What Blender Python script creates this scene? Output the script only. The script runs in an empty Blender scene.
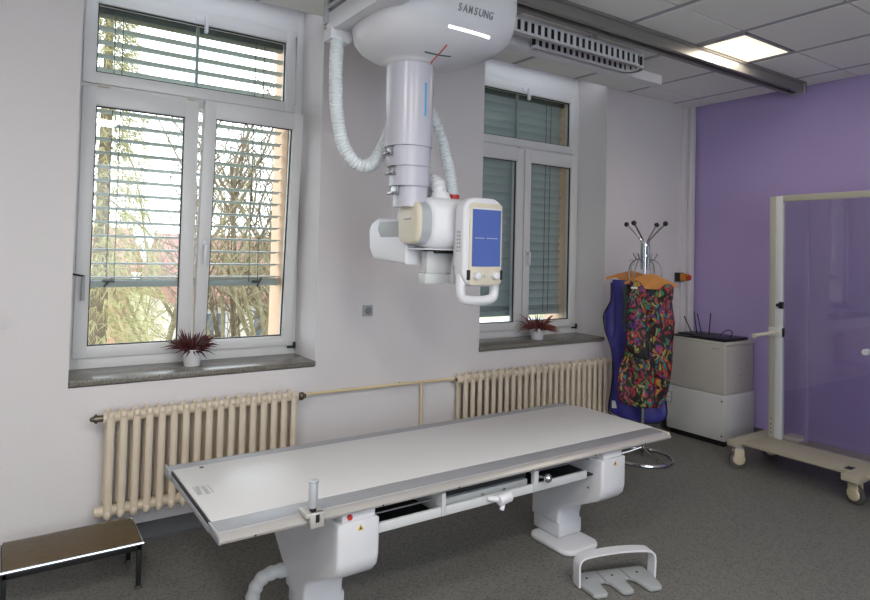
import bpy, bmesh, math, random
from mathutils import Vector, Matrix
from mathutils.bvhtree import BVHTree
PI = math.pi
random.seed(7)
C = bpy.context.scene.collection

# ------------------------------------------------------------------ materials
def lin(h):
    h = h.lstrip('#'); o = []
    for i in (0, 2, 4):
        c = int(h[i:i+2], 16) / 255
        o.append(c / 12.92 if c <= .04045 else ((c + .055) / 1.055) ** 2.4)
    return (o[0], o[1], o[2], 1)

def mat(name, col, rough=.5, metal=0, spec=.5, emit=None, es=0, noise=0, nscale=20, col2=None, bump=0, bscale=200, coat=0):
    m = bpy.data.materials.new(name); m.use_nodes = True
    nt = m.node_tree; b = nt.nodes['Principled BSDF']
    b.inputs['Base Color'].default_value = lin(col)
    b.inputs['Roughness'].default_value = rough; b.inputs['Metallic'].default_value = metal
    b.inputs['Specular IOR Level'].default_value = spec
    b.inputs['Coat Weight'].default_value = coat
    if emit: b.inputs['Emission Color'].default_value = lin(emit); b.inputs['Emission Strength'].default_value = es
    tc = nt.nodes.new('ShaderNodeTexCoord')
    if col2:
        n = nt.nodes.new('ShaderNodeTexNoise'); n.inputs['Scale'].default_value = nscale; n.inputs['Detail'].default_value = 4
        nt.links.new(tc.outputs['Object'], n.inputs['Vector'])
        r = nt.nodes.new('ShaderNodeValToRGB')
        r.color_ramp.elements[0].position = .5 - noise; r.color_ramp.elements[0].color = lin(col2)
        r.color_ramp.elements[1].position = .5 + noise; r.color_ramp.elements[1].color = lin(col)
        nt.links.new(n.outputs['Fac'], r.inputs['Fac']); nt.links.new(r.outputs['Color'], b.inputs['Base Color'])
    if bump:
        n2 = nt.nodes.new('ShaderNodeTexNoise'); n2.inputs['Scale'].default_value = bscale; n2.inputs['Detail'].default_value = 3
        nt.links.new(tc.outputs['Object'], n2.inputs['Vector'])
        bp = nt.nodes.new('ShaderNodeBump'); bp.inputs['Strength'].default_value = bump; bp.inputs['Distance'].default_value = .002
        nt.links.new(n2.outputs['Fac'], bp.inputs['Height']); nt.links.new(bp.outputs['Normal'], b.inputs['Normal'])
    return m

def glass_mat(name, tint, fac=.08, rough=.0, extra=None):
    m = bpy.data.materials.new(name); m.use_nodes = True; nt = m.node_tree; nt.nodes.clear()
    o = nt.nodes.new('ShaderNodeOutputMaterial'); t = nt.nodes.new('ShaderNodeBsdfTransparent'); t.inputs[0].default_value = lin(tint)
    g = nt.nodes.new('ShaderNodeBsdfGlossy'); g.inputs['Roughness'].default_value = rough
    mx = nt.nodes.new('ShaderNodeMixShader'); fr = nt.nodes.new('ShaderNodeFresnel'); fr.inputs[0].default_value = 1.45
    ge = nt.nodes.new('ShaderNodeNewGeometry'); io = nt.nodes.new('ShaderNodeMath'); io.operation = 'MULTIPLY_ADD'; io.inputs[1].default_value = 1 / 1.45 - 1.45; io.inputs[2].default_value = 1.45
    nt.links.new(ge.outputs['Backfacing'], io.inputs[0]); nt.links.new(io.outputs[0], fr.inputs[0])
    ad = nt.nodes.new('ShaderNodeMath'); ad.operation = 'ADD'; ad.inputs[1].default_value = fac
    nt.links.new(fr.outputs[0], ad.inputs[0]); nt.links.new(ad.outputs[0], mx.inputs[0])
    nt.links.new(t.outputs[0], mx.inputs[1]); nt.links.new(g.outputs[0], mx.inputs[2]); nt.links.new(mx.outputs[0], o.inputs[0])
    return m

M = {}
M['wall'] = mat('wall_paint', '#d9d6d9', .9, col2='#d4d0d1', noise=.3, nscale=1.5, bump=.25, bscale=90)
M['niche'] = mat('niche_paint', '#cfced6', .85)
M['purple'] = mat('purple_paint', '#ab9bcb', .85, col2='#a797c7', noise=.3, nscale=2, bump=.25, bscale=90)
M['tile'] = mat('ceiling_tile', '#ebebe8', .9, col2='#e2e2df', noise=.2, nscale=160)
M['grid'] = mat('ceiling_grid', '#a7a8b2', .6)
M['gridgap'] = mat('ceiling_gap', '#5b5c68', .9)
M['cove'] = mat('cove_base', '#5f6064', .5, col2='#4d4e54', noise=.1, nscale=300)
M['pvc'] = mat('pvc_frame', '#d6d6d7', .35)
M['gasket'] = mat('rubber_gasket', '#22242a', .6)
M['granite'] = mat('granite_sill', '#86827a', .25, col2='#57544d', noise=.12, nscale=180)
M['slat'] = mat('blind_slat', '#a0aaac', .45)
M['slatdark'] = mat('blind_header', '#4f5a58', .5)
M['cord'] = mat('blind_cord', '#3a3d40', .7)
M['orange'] = mat('orange_plaster', '#d8b79c', .9)
M['radiator'] = mat('cream_enamel', '#d6cab8', .35, col2='#cdbfaa', noise=.25, nscale=9)
M['cream'] = mat('cream_pipe', '#ddc9a0', .4)
M['brass'] = mat('dark_valve', '#6b6458', .35, .8)
M['white'] = mat('white_plastic', '#d5d6dc', .35, spec=.5)
M['whitem'] = mat('white_matte', '#dcdde2', .5)
M['colm'] = mat('column_metal', '#bcbcc8', .25, .0)
M['hose'] = mat('corrugated_hose', '#d3dade', .4)
M['grey'] = mat('grey_plastic', '#9fa3a6', .45)
M['lgrey'] = mat('light_grey_plastic', '#c4c7c9', .45)
M['beige'] = mat('beige_cap', '#cfc8b6', .45)
M['silver'] = mat('silver_band', '#c0c5cb', .3, .4)
M['alu'] = mat('anodised_aluminium', '#a3a5ab', .4, .35)
M['alup'] = mat('pale_aluminium', '#bdbab8', .34, .35)
M['dark'] = mat('dark_interior', '#1f2226', .6)
M['black'] = mat('black_plastic', '#17171a', .4)
M['chrome'] = mat('chrome', '#c8ccd0', .12, 1)
M['steel'] = mat('steel', '#a8a8ab', .3, .9)
M['railm'] = mat('rail_metal', '#8b8986', .38, .5)
M['top'] = mat('table_top_laminate', '#cccbcc', .34, spec=.6)
M['screen'] = mat('blue_screen', '#3c4c80', .25, emit='#4c62a4', es=.5)
M['light'] = mat('lamp_diffuser', '#ffffff', .5, emit='#ffeccb', es=1.25)
M['whitebar'] = mat('white_light_bar', '#ffffff', .4, emit='#ffffff', es=1.2)
M['bluebar'] = mat('blue_light_strip', '#2f86b8', .4, emit='#2f86b8', es=.35)
M['red'] = mat('red_plastic', '#c0332b', .4)
M['redline'] = mat('red_mark', '#c8452f', .5)
M['greenline'] = mat('green_mark', '#3d6a5c', .5)
M['letter'] = mat('grey_lettering', '#85868c', .5)
M['yellow'] = mat('yellow_label', '#c9ac3c', .5)
M['wood'] = mat('orange_wood', '#c4802e', .4, col2='#b5701f', noise=.2, nscale=14)
M['bluecloth'] = mat('blue_vinyl', '#3a3790', .5, col2='#33307f', noise=.3, nscale=8)
M['greencloth'] = mat('dark_green_lining', '#10292a', .6)
M['blackcloth'] = mat('black_piping', '#101014', .6)
M['label'] = mat('white_label', '#d4d4d8', .6)
M['stepwood'] = mat('brown_step_surface', '#5e4f35', .45, col2='#50432c', noise=.2, nscale=30)
M['pot'] = mat('white_pot', '#d9d9dc', .35, bump=.3, bscale=120)
M['heather'] = mat('dark_red_leaf', '#5b1f22', .6, col2='#3c1519', noise=.2, nscale=60)
M['heather2'] = mat('rusty_leaf', '#8a4a3c', .6, col2='#5a2c2c', noise=.2, nscale=60)
M['soil'] = mat('soil', '#2a2019', .9)
M['postgrey'] = mat('grey_post_metal', '#a5a397', .45)
M['cab'] = mat('cabinet_grey', '#b1ada5', .45)
M['cab2'] = mat('cabinet_white', '#bfbfbd', .45)
M['beigelam'] = mat('beige_laminate', '#a29c8a', .45)
M['rubber'] = mat('rubber_tyre', '#4d4c4e', .6)
M['wheelcream'] = mat('cream_wheel_cover', '#bdb298', .45)
M['pane'] = glass_mat('window_glass', '#f8faf9', -.01)
M['acryl'] = glass_mat('lead_acrylic', '#eeedf2', .02)
M['bark'] = mat('pale_bark', '#857b5e', .9, col2='#676048', noise=.2, nscale=9)
M['bark2'] = mat('brown_bark', '#6d5f4a', .9, col2='#55493a', noise=.2, nscale=9)
M['needle'] = mat('yellow_green_needles', '#aca679', .9, col2='#8a865c', noise=.25, nscale=3)
M['lawn'] = mat('lawn', '#8c8a68', .95, col2='#76704f', noise=.25, nscale=2)
M['plaster'] = mat('house_plaster', '#d6cfc4', .9)
M['rooftile'] = mat('red_roof_tiles', '#9c7168', .8, col2='#7f5a52', noise=.2, nscale=5)
M['redwall'] = mat('pink_house_plaster', '#c79a8a', .9)
M['housewin'] = mat('house_window_glass', '#5a6570', .15)

def floor_mat():
    m = bpy.data.materials.new('speckled_linoleum'); m.use_nodes = True; nt = m.node_tree; b = nt.nodes['Principled BSDF']
    tc = nt.nodes.new('ShaderNodeTexCoord')
    v = nt.nodes.new('ShaderNodeTexVoronoi'); v.inputs['Scale'].default_value = 150
    n = nt.nodes.new('ShaderNodeTexNoise'); n.inputs['Scale'].default_value = 60; n.inputs['Detail'].default_value = 6
    nt.links.new(tc.outputs['Object'], v.inputs['Vector']); nt.links.new(tc.outputs['Object'], n.inputs['Vector'])
    s = nt.nodes.new('ShaderNodeSeparateColor'); nt.links.new(v.outputs['Color'], s.inputs[0])
    mx = nt.nodes.new('ShaderNodeMath'); mx.operation = 'ADD'; nt.links.new(s.outputs[0], mx.inputs[0]); nt.links.new(n.outputs['Fac'], mx.inputs[1])
    r = nt.nodes.new('ShaderNodeValToRGB'); cr = r.color_ramp
    cr.elements[0].position = .35; cr.elements[0].color = lin('#51514f'); cr.elements[1].position = 1.0; cr.elements[1].color = lin('#75746f')
    e = cr.elements.new(.7); e.color = lin('#61615e')
    nt.links.new(mx.outputs[0], r.inputs['Fac']); nt.links.new(r.outputs['Color'], b.inputs['Base Color'])
    b.inputs['Roughness'].default_value = .5; b.inputs['Specular IOR Level'].default_value = .35
    return m
M['floor'] = floor_mat()

def pattern_mat():
    m = bpy.data.materials.new('multicolour_feather_print'); m.use_nodes = True; nt = m.node_tree; b = nt.nodes['Principled BSDF']
    tc = nt.nodes.new('ShaderNodeTexCoord')
    n = nt.nodes.new('ShaderNodeTexNoise'); n.inputs['Scale'].default_value = 9; n.inputs['Detail'].default_value = 2
    nt.links.new(tc.outputs['Object'], n.inputs['Vector'])
    va = nt.nodes.new('ShaderNodeVectorMath'); va.operation = 'MULTIPLY_ADD'; va.inputs[1].default_value = (.16, .16, .16)
    nt.links.new(n.outputs['Color'], va.inputs[0]); nt.links.new(tc.outputs['Object'], va.inputs[2])
    mp = nt.nodes.new('ShaderNodeMapping'); mp.inputs['Rotation'].default_value = (0, .5, .64); mp.inputs['Scale'].default_value = (64, 64, 22)
    nt.links.new(va.outputs[0], mp.inputs['Vector'])
    v = nt.nodes.new('ShaderNodeTexVoronoi'); v.inputs['Scale'].default_value = 1
    nt.links.new(mp.outputs[0], v.inputs['Vector'])
    s = nt.nodes.new('ShaderNodeSeparateColor'); nt.links.new(v.outputs['Color'], s.inputs[0])
    r = nt.nodes.new('ShaderNodeValToRGB'); cr = r.color_ramp; cr.interpolation = 'CONSTANT'
    cols = ['#121014', '#8a2032', '#15131a', '#a33a26', '#3e7a4a', '#101014', '#992a56', '#a88236', '#14141a', '#5a2f78', '#9a302c', '#2c6f74', '#141216', '#8c934e', '#8d2440']
    cr.elements[0].color = lin(cols[0]); cr.elements[1].position = 1 / 15; cr.elements[1].color = lin(cols[1])
    for i in range(2, 15): e = cr.elements.new(i / 15); e.color = lin(cols[i])
    nt.links.new(s.outputs[0], r.inputs['Fac'])
    r2 = nt.nodes.new('ShaderNodeValToRGB'); r2.color_ramp.elements[0].position = .5; r2.color_ramp.elements[0].color = (1, 1, 1, 1)
    r2.color_ramp.elements[1].position = .78; r2.color_ramp.elements[1].color = (.03, .03, .04, 1)
    nt.links.new(v.outputs['Distance'], r2.inputs['Fac'])
    mx = nt.nodes.new('ShaderNodeMix'); mx.data_type = 'RGBA'; mx.blend_type = 'MULTIPLY'; mx.inputs[0].default_value = 1
    nt.links.new(r.outputs['Color'], mx.inputs[6]); nt.links.new(r2.outputs['Color'], mx.inputs[7])
    nt.links.new(mx.outputs[2], b.inputs['Base Color']); b.inputs['Roughness'].default_value = .6
    return m
M['print'] = pattern_mat()

# ------------------------------------------------------------------ mesh builder
def catmull(P, n=8):
    P = [Vector(p) for p in P]
    if len(P) < 3: return P
    out = []
    Q = [2 * P[0] - P[1]] + P + [2 * P[-1] - P[-2]]
    for i in range(1, len(Q) - 2):
        for k in range(n):
            t = k / n; a, b, c, d = Q[i-1], Q[i], Q[i+1], Q[i+2]
            out.append(.5 * ((2*b) + (c-a)*t + (2*a-5*b+4*c-d)*t*t + (3*b-a-3*c+d)*t**3))
    out.append(P[-1]); return out

class MB:
    def __init__(s): s.bm = bmesh.new()
    def _merge(s, t, mx=None):
        if mx is not None: bmesh.ops.transform(t, matrix=mx, verts=t.verts)
        bmesh.ops.recalc_face_normals(t, faces=t.faces)
        me = bpy.data.meshes.new('tmp'); t.to_mesh(me); t.free(); s.bm.from_mesh(me); bpy.data.meshes.remove(me); return s
    def box(s, a, b, bev=0, seg=2, mx=None):
        t = bmesh.new(); bmesh.ops.create_cube(t, size=1)
        for v in t.verts: v.co = Vector([(a[i] + b[i]) / 2 + v.co[i] * (b[i] - a[i]) for i in range(3)])
        if bev: bmesh.ops.bevel(t, geom=list(t.edges), offset=bev, segments=seg, affect='EDGES', profile=.5)
        return s._merge(t, mx)
    def cyl(s, p, q, r, r2=None, n=20, bev=0, mx=None):
        p, q = Vector(p), Vector(q); d = q - p; t = bmesh.new()
        bmesh.ops.create_cone(t, cap_ends=True, segments=n, radius1=r, radius2=r if r2 is None else r2, depth=d.length)
        if bev:
            es = [e for e in t.edges if abs(e.verts[0].co.z - e.verts[1].co.z) < 1e-6]
            bmesh.ops.bevel(t, geom=es, offset=bev, segments=2, affect='EDGES', profile=.5)
        m = Matrix.Translation((p + q) / 2) @ d.to_track_quat('Z', 'Y').to_matrix().to_4x4()
        if mx is not None: m = mx @ m
        return s._merge(t, m)
    def sph(s, c, r, sc=(1, 1, 1), n=16):
        t = bmesh.new(); bmesh.ops.create_uvsphere(t, u_segments=n, v_segments=max(6, n // 2), radius=r)
        return s._merge(t, Matrix.Translation(c) @ Matrix.Diagonal((*sc, 1)))
    def tube(s, P, r, n=10, smooth=8, rfun=None, flat=None, close=False):
        pts = catmull(P, smooth) if smooth else [Vector(p) for p in P]
        t = bmesh.new(); rings = []; up = None
        for i, p in enumerate(pts):
            a = pts[max(0, i-1)]; b = pts[min(len(pts)-1, i+1)]
            if close: a = pts[(i-1) % len(pts)]; b = pts[(i+1) % len(pts)]
            d = (b - a)
            if d.length < 1e-9: d = Vector((0, 0, 1))
            d.normalize()
            if up is None:
                up = Vector((0, 0, 1)) if abs(d.z) < .9 else Vector((1, 0, 0))
            x = d.cross(up); x.normalize(); up = x.cross(d); up.normalize()
            rr = rfun(i / (len(pts) - 1)) if rfun else r
            fx, fy = flat if flat else (1, 1)
            rings.append([t.verts.new(p + x * math.cos(2*PI*k/n) * rr * fx + up * math.sin(2*PI*k/n) * rr * fy) for k in range(n)])
        m = len(rings)
        for i in range(m if close else m - 1):
            A, B = rings[i], rings[(i+1) % m]
            for k in range(n): t.faces.new((A[k], A[(k+1) % n], B[(k+1) % n], B[k]))
        if not close: t.faces.new(rings[0]); t.faces.new(rings[-1][::-1])
        return s._merge(t)
    def lathe(s, prof, c=(0, 0, 0), n=32, mx=None):
        t = bmesh.new(); rings = []
        for r, z in prof:
            rings.append([t.verts.new((c[0] + r * math.cos(2*PI*k/n), c[1] + r * math.sin(2*PI*k/n), c[2] + z)) for k in range(n)])
        for A, B in zip(rings, rings[1:]):
            for k in range(n): t.faces.new((A[k], A[(k+1) % n], B[(k+1) % n], B[k]))
        t.faces.new(rings[0]); t.faces.new(rings[-1])
        return s._merge(t, mx)
    def loft(s, S, n=48, f=None):
        t = bmesh.new(); rings = []
        for cx, cy, hx, hy, z, e in S:
            ring = []
            for k in range(n):
                a = 2 * PI * k / n; ca, sa = math.cos(a), math.sin(a)
                p = (cx + hx * math.copysign(abs(ca) ** (2 / e), ca), cy + hy * math.copysign(abs(sa) ** (2 / e), sa), z)
                ring.append(t.verts.new(f(p) if f else p))
            rings.append(ring)
        for A, B in zip(rings, rings[1:]):
            for k in range(n): t.faces.new((A[k], A[(k+1) % n], B[(k+1) % n], B[k]))
        t.faces.new(rings[0]); t.faces.new(rings[-1])
        return s._merge(t)
    def prism(s, poly, ax, a, b, bev=0, seg=2):
        # poly in the other two axes (in x,y,z order), extruded along axis ax from a to b
        t = bmesh.new(); o = [i for i in range(3) if i != ax]
        def mk(q, w):
            v = [0, 0, 0]; v[ax] = w; v[o[0]] = q[0]; v[o[1]] = q[1]; return t.verts.new(v)
        A = [mk(q, a) for q in poly]; B = [mk(q, b) for q in poly]; n = len(poly)
        fa = t.faces.new(A); fb = t.faces.new(B[::-1])
        for k in range(n): t.faces.new((A[k], B[k], B[(k+1) % n], A[(k+1) % n]))
        bmesh.ops.recalc_face_normals(t, faces=t.faces)
        if bev:
            es = list(set(list(fa.edges) + list(fb.edges)))
            bmesh.ops.bevel(t, geom=es, offset=bev, segments=seg, affect='EDGES', profile=.5)
        bmesh.ops.triangulate(t, faces=[f for f in t.faces if len(f.verts) > 4])
        return s._merge(t)
    def build(s, name, m, parent=None, smooth=True, ang=35):
        me = bpy.data.meshes.new(name); off = Vector((0, 0, 0)); q = parent
        while q is not None: off += q.location; q = q.parent
        if parent is None:
            if len(s.bm.verts):
                xs = [v.co for v in s.bm.verts]
                off = Vector(((min(v.x for v in xs) + max(v.x for v in xs)) / 2, (min(v.y for v in xs) + max(v.y for v in xs)) / 2, min(v.z for v in xs)))
        bmesh.ops.translate(s.bm, verts=s.bm.verts, vec=-off)
        s.bm.to_mesh(me); s.bm.free()
        if smooth: me.shade_smooth(); me.set_sharp_from_angle(angle=math.radians(ang))
        me.materials.append(m); o = bpy.data.objects.new(name, me); C.objects.link(o)
        if parent is None: o.location = off
        else: o.parent = parent
        return o

def tag(o, label=None, cat=None, group=None, kind=None):
    if label: o['label'] = label
    if cat: o['category'] = cat
    if group: o['group'] = group
    if kind: o['kind'] = kind
    return o
def thing(name, loc, label=None, cat=None, group=None, kind=None):
    o = bpy.data.objects.new(name, None); o.location = loc; o.empty_display_size = .05; C.objects.link(o)
    return tag(o, label, cat, group, kind)
def rrect(x0, x1, y0, y1, r, n=6):
    P = []
    for cx, cy, a0 in ((x1-r, y1-r, 0), (x0+r, y1-r, PI/2), (x0+r, y0+r, PI), (x1-r, y0+r, 1.5*PI)):
        for k in range(n + 1):
            a = a0 + PI/2 * k / n; P.append((cx + r * math.cos(a), cy + r * math.sin(a)))
    return P
def lbl(o, t): o['label'] = t; return o

# ------------------------------------------------------------------ constants
YW = 3.513; ZC = 2.885; XP = 5.276; XL = -1.3; YB = -2.3; YG = 3.82; WX = 2.53

# ------------------------------------------------------------------ room shell
tag(MB().box((XL, YB, -.12), (XP + .0, YW, 0)).build('floor', M['floor']), kind='structure')
w = MB()
TY = 4.08
def wb(x0, x1, z0, z1): w.box((x0, YW, z0), (x1, TY, z1))
wb(XL - .1, .291, -.12, 3.1); wb(1.56, 2.795, -.12, 3.1); wb(4.09, XP + .12, -.12, 3.1)
for k in (0, WX): wb((.291, .265)[k > 0] + k, 1.56 + k, -.12, .80); wb((.291, .265)[k > 0] + k, 1.56 + k, 3.02, 3.1)
tag(w.build('wall_window', M['wall'], smooth=False), kind='structure')
tag(MB().box((XP, YB, -.12), (XP + .12, YW, 3.1)).build('wall_purple', M['purple'], smooth=False), kind='structure')
tag(MB().box((XL - .1, YB, -.12), (XL, YW, 3.1)).build('wall_left', M['wall'], smooth=False), kind='structure')
wb_ = MB()
for a_ in (((XL - .1, YB - .1, -.12), (-1.0, YB, 3.1)), ((2.6, YB - .1, -.12), (XP + .12, YB, 3.1)), ((-1.0, YB - .1, -.12), (2.6, YB, .9)), ((-1.0, YB - .1, 2.7), (2.6, YB, 3.1))): wb_.box(*a_)
tag(wb_.build('wall_back', M['wall'], smooth=False), kind='structure')
w3 = thing('window_3', (.8, YB, .9), kind='structure'); f3 = MB()  # unseen window added behind the camera to let in fill daylight
for x_ in (-1.0, -.12, .76, 1.64, 2.53): f3.box((x_, YB - .08, .9), (x_ + .07, YB - .02, 2.7), .004)
f3.box((-1.0, YB - .08, .9), (2.6, YB - .02, .97), .004).box((-1.0, YB - .08, 2.63), (2.6, YB - .02, 2.7), .004)
f3.build('window_frame', M['pvc'], w3); MB().box((-.98, YB - .055, .92), (2.58, YB - .05, 2.68)).build('pane', M['pane'], w3)
# ceiling: backing slab, panels, grid bands
XB = [-1.15, -.5, .135, .77, 1.785 - .38, 2.42, 3.045, 3.70, 4.345, 4.975]
XB = [4.985 - .642 * i for i in range(9, -1, -1)]
YBs = [3.27 - .572 * i for i in range(0, 11)]
ce = thing('ceiling', (2, .6, ZC), kind='structure')
MB().box((XL, YB, ZC + .012), (XP, YW, 2.96)).build('backing', M['gridgap'], ce, smooth=False)
t = MB(); xe = [XL] + [x for x in XB if x > XL + .05] + [XP]; ye = [YB] + sorted(y for y in YBs if y > YB + .05) + [YW]
LT = (3.70, 4.34, 2.126, 2.698)
for i in range(len(xe) - 1):
    for j in range(len(ye) - 1):
        x0, x1, y0, y1 = xe[i] + .024, xe[i+1] - .024, ye[j] + .005, ye[j+1] - .005
        mx_, my_ = (x0 + x1) / 2, (y0 + y1) / 2
        if (3.70 < mx_ < 4.34 and 2.126 < my_ < 2.698) or (abs(mx_ - .81) < .2 and abs(my_ + .73) < .2) or (abs(mx_ + .47) < .2 and abs(my_ - .98) < .2) or (abs(mx_ - 2.1) < .2 and abs(my_ + .73) < .2): continue
        t.box((x0, y0, ZC), (x1, y1, ZC + .014), .003, 1)
t.build('tile_panels', M['tile'], ce)
t = MB()
for x in XB: t.box((x - .018, YB, ZC + .002), (x + .018, YW, ZC + .013))
t.build('grid_bands', M['grid'], ce, smooth=False)
# cove base
bb = MB().prism([(YW, 0), (YW - .03, 0), (YW - .012, .012), (YW - .005, .035), (YW - .004, .088), (YW, .09)], 0, XL, XP)
tag(bb.build('baseboard_window', M['cove']), kind='structure')
bb = MB().box((XP - .006, YB, 0), (XP, YW - .03, .09))
tag(bb.build('baseboard_purple', M['cove']), kind='structure')
# corner cable ducts
tr = MB().box((5.10, YW - .03, .09), (5.16, YW, ZC), .004).box((5.18, YW - .045, .09), (5.255, YW, ZC), .006)
tag(tr.build('trim_1', M['wall']), kind='structure')

# ------------------------------------------------------------------ windows
def frame_boxes(mb, x0, x1, z0, z1, gx0, gx1, gz0, gz1, y0, y1, bev=.006, mx=None):
    mb.box((x0, y0, z0), (gx0, y1, z1), bev, 2, mx); mb.box((gx1, y0, z0), (x1, y1, z1), bev, 2, mx)
    mb.box((gx0 - .008, y0, z0), (gx1 + .008, y1, gz0), bev, 2, mx); mb.box((gx0 - .008, y0, gz1), (gx1 + .008, y1, z1), bev, 2, mx)
def gasket(mb, gx0, gx1, gz0, gz1, y, mx=None, g=.006):
    mb.box((gx0 - .001, y, gz0), (gx0 + g, y + .012, gz1), 0, 1, mx); mb.box((gx1 - g, y, gz0), (gx1 + .001, y + .012, gz1), 0, 1, mx)
    mb.box((gx0, y, gz0 - .001), (gx1, y + .012, gz0 + g), 0, 1, mx); mb.box((gx0, y, gz1 - g), (gx1, y + .012, gz1 + .001), 0, 1, mx)
def window(n, k, tilt):
    W = thing('window_%d' % n, (.93 + k, YG, .835), kind='structure')
    f = MB(); ya, yb = YG + .005, YG + .075
    f.box((.266 + k, ya, .80), (.36 + k, yb, 3.02), .004); f.box((1.515 + k, ya, .80), (1.56 + k, yb, 3.02), .004)
    f.box((.355 + k, ya, .80), (1.52 + k, yb, .90), .004); f.box((.355 + k, ya, 2.30), (1.52 + k, yb, 2.40), .004)
    f.box((.355 + k, ya, 2.84), (1.52 + k, yb, 3.02), .004)
    f.build('window_frame', M['pvc'], W)
    s = MB(); frame_boxes(s, .325 + k, 1.50 + k, 2.352, 2.865, .388 + k, 1.438 + k, 2.415, 2.787, YG - .012, YG + .05)
    sash = s.build('transom_sash', M['pvc'], W)
    g = MB(); gasket(g, .388 + k, 1.438 + k, 2.415, 2.787, YG + .001); g.build('gasket', M['gasket'], sash)
    MB().box((.385 + k, YG + .016, 2.41), (1.44 + k, YG + .02, 2.79)).build('pane', M['pane'], sash)
    MB().box((.885 + k, YG - .016, 2.80), (.945 + k, YG - .012, 2.83), .002).box((.935 + k, YG - .045, 2.735), (.953 + k, YG - .018, 2.83), .004).build('latch', M['whitem'], sash)
    def case(x0, x1, gx0, gx1, mx, name):
        s = MB(); frame_boxes(s, x0 + k, x1 + k, .89, 2.335, gx0 + k, gx1 + k, .953, 2.235, YG - .012, YG + .05, mx=mx)
        sh = s.build(name, M['pvc'], W)
        g = MB(); gasket(g, gx0 + k, gx1 + k, .953, 2.235, YG + .001, mx); g.build('gasket', M['gasket'], sh)
        MB().box((gx0 - .003 + k, YG + .016, .95), (gx1 + .003 + k, YG + .02, 2.238), 0, 1, mx).build('pane', M['pane'], sh)
        return sh
    case(.328, .925, .395, .848, None, 'casement')
    mx = None
    if tilt:
        o = Vector((0, YG + .02, .89)); mx = Matrix.Translation(o) @ Matrix.Rotation(math.radians(tilt), 4, 'X') @ Matrix.Translation(-o)
    c2 = case(.935, 1.53, 1.003, 1.463, mx, 'casement')
    h = MB(); h.box((.955 + k, YG - .02, 1.46), (.98 + k, YG - .012, 1.54), .004, 2, mx); h.box((.958 + k, YG - .04, 1.49), (.977 + k, YG - .018, 1.512), .004, 2, mx)
    h.box((.957 + k, YG - .055, 1.40), (.978 + k, YG - .04, 1.512), .006, 2, mx)
    h.build('handle', M['white'], c2)
    sl = MB().box(((.297, .262)[n - 1] + k, YW - .014, .807), (1.560 + k, YW + .002, .835), .003).box(((.292, .266)[n - 1] + k, YW + .001, .807), (1.559 + k, YG + .005, .835), .002)
    sl.build('window_sill', M['granite'], W)
    hg = MB()
    hg.box((.40 + k, YG - .016, 2.338), (.46 + k, YG - .008, 2.350), .002); hg.box((.86 + k, YG - .016, 2.338), (.90 + k, YG - .008, 2.350), .002)
    hg.build('hinge', M['beige'], W)
    hg = MB().box((1.50 + k, YG - .02, .872), (1.55 + k, YG - .006, .886), .003).cyl((1.545 + k, YG - .018, .87), (1.545 + k, YG - .018, .91), .008)
    hg.build('hinge', M['gasket'], W)
    if n == 1:
        l = MB().tube([(.318, YG - .02, 1.335), (.345, YG - .035, 1.33), (.368, YG - .05, 1.325)], .005, 8, 2)
        l.build('opener_rod', M['gasket'], W)
        l = MB().tube([(.362, YG - .052, 1.325), (.362, YG - .05, 1.27), (.362, YG - .046, 1.20)], .009, 10, 3)
        l.build('opener_lever', M['grey'], W)
    return W
window(1, 0, 3.6); window(2, WX, 0)
# outer reveals of orange plaster
for i, k in enumerate((0, WX)):
    r = MB().box((1.497 + k, YG + .08, .80), (1.56 + k, 4.14, 3.02)).box((.22 + k, 4.08, .70), (.275 + k, 4.14, 3.1)).box((.275 + k, 4.08, 2.95), (1.497 + k, 4.14, 3.1)).box((.275 + k, YG + .08, .74), (1.497 + k, 4.16, .80))
    tag(r.build('trim_%d' % (i + 2), M['orange'], smooth=False), kind='structure')

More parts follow.
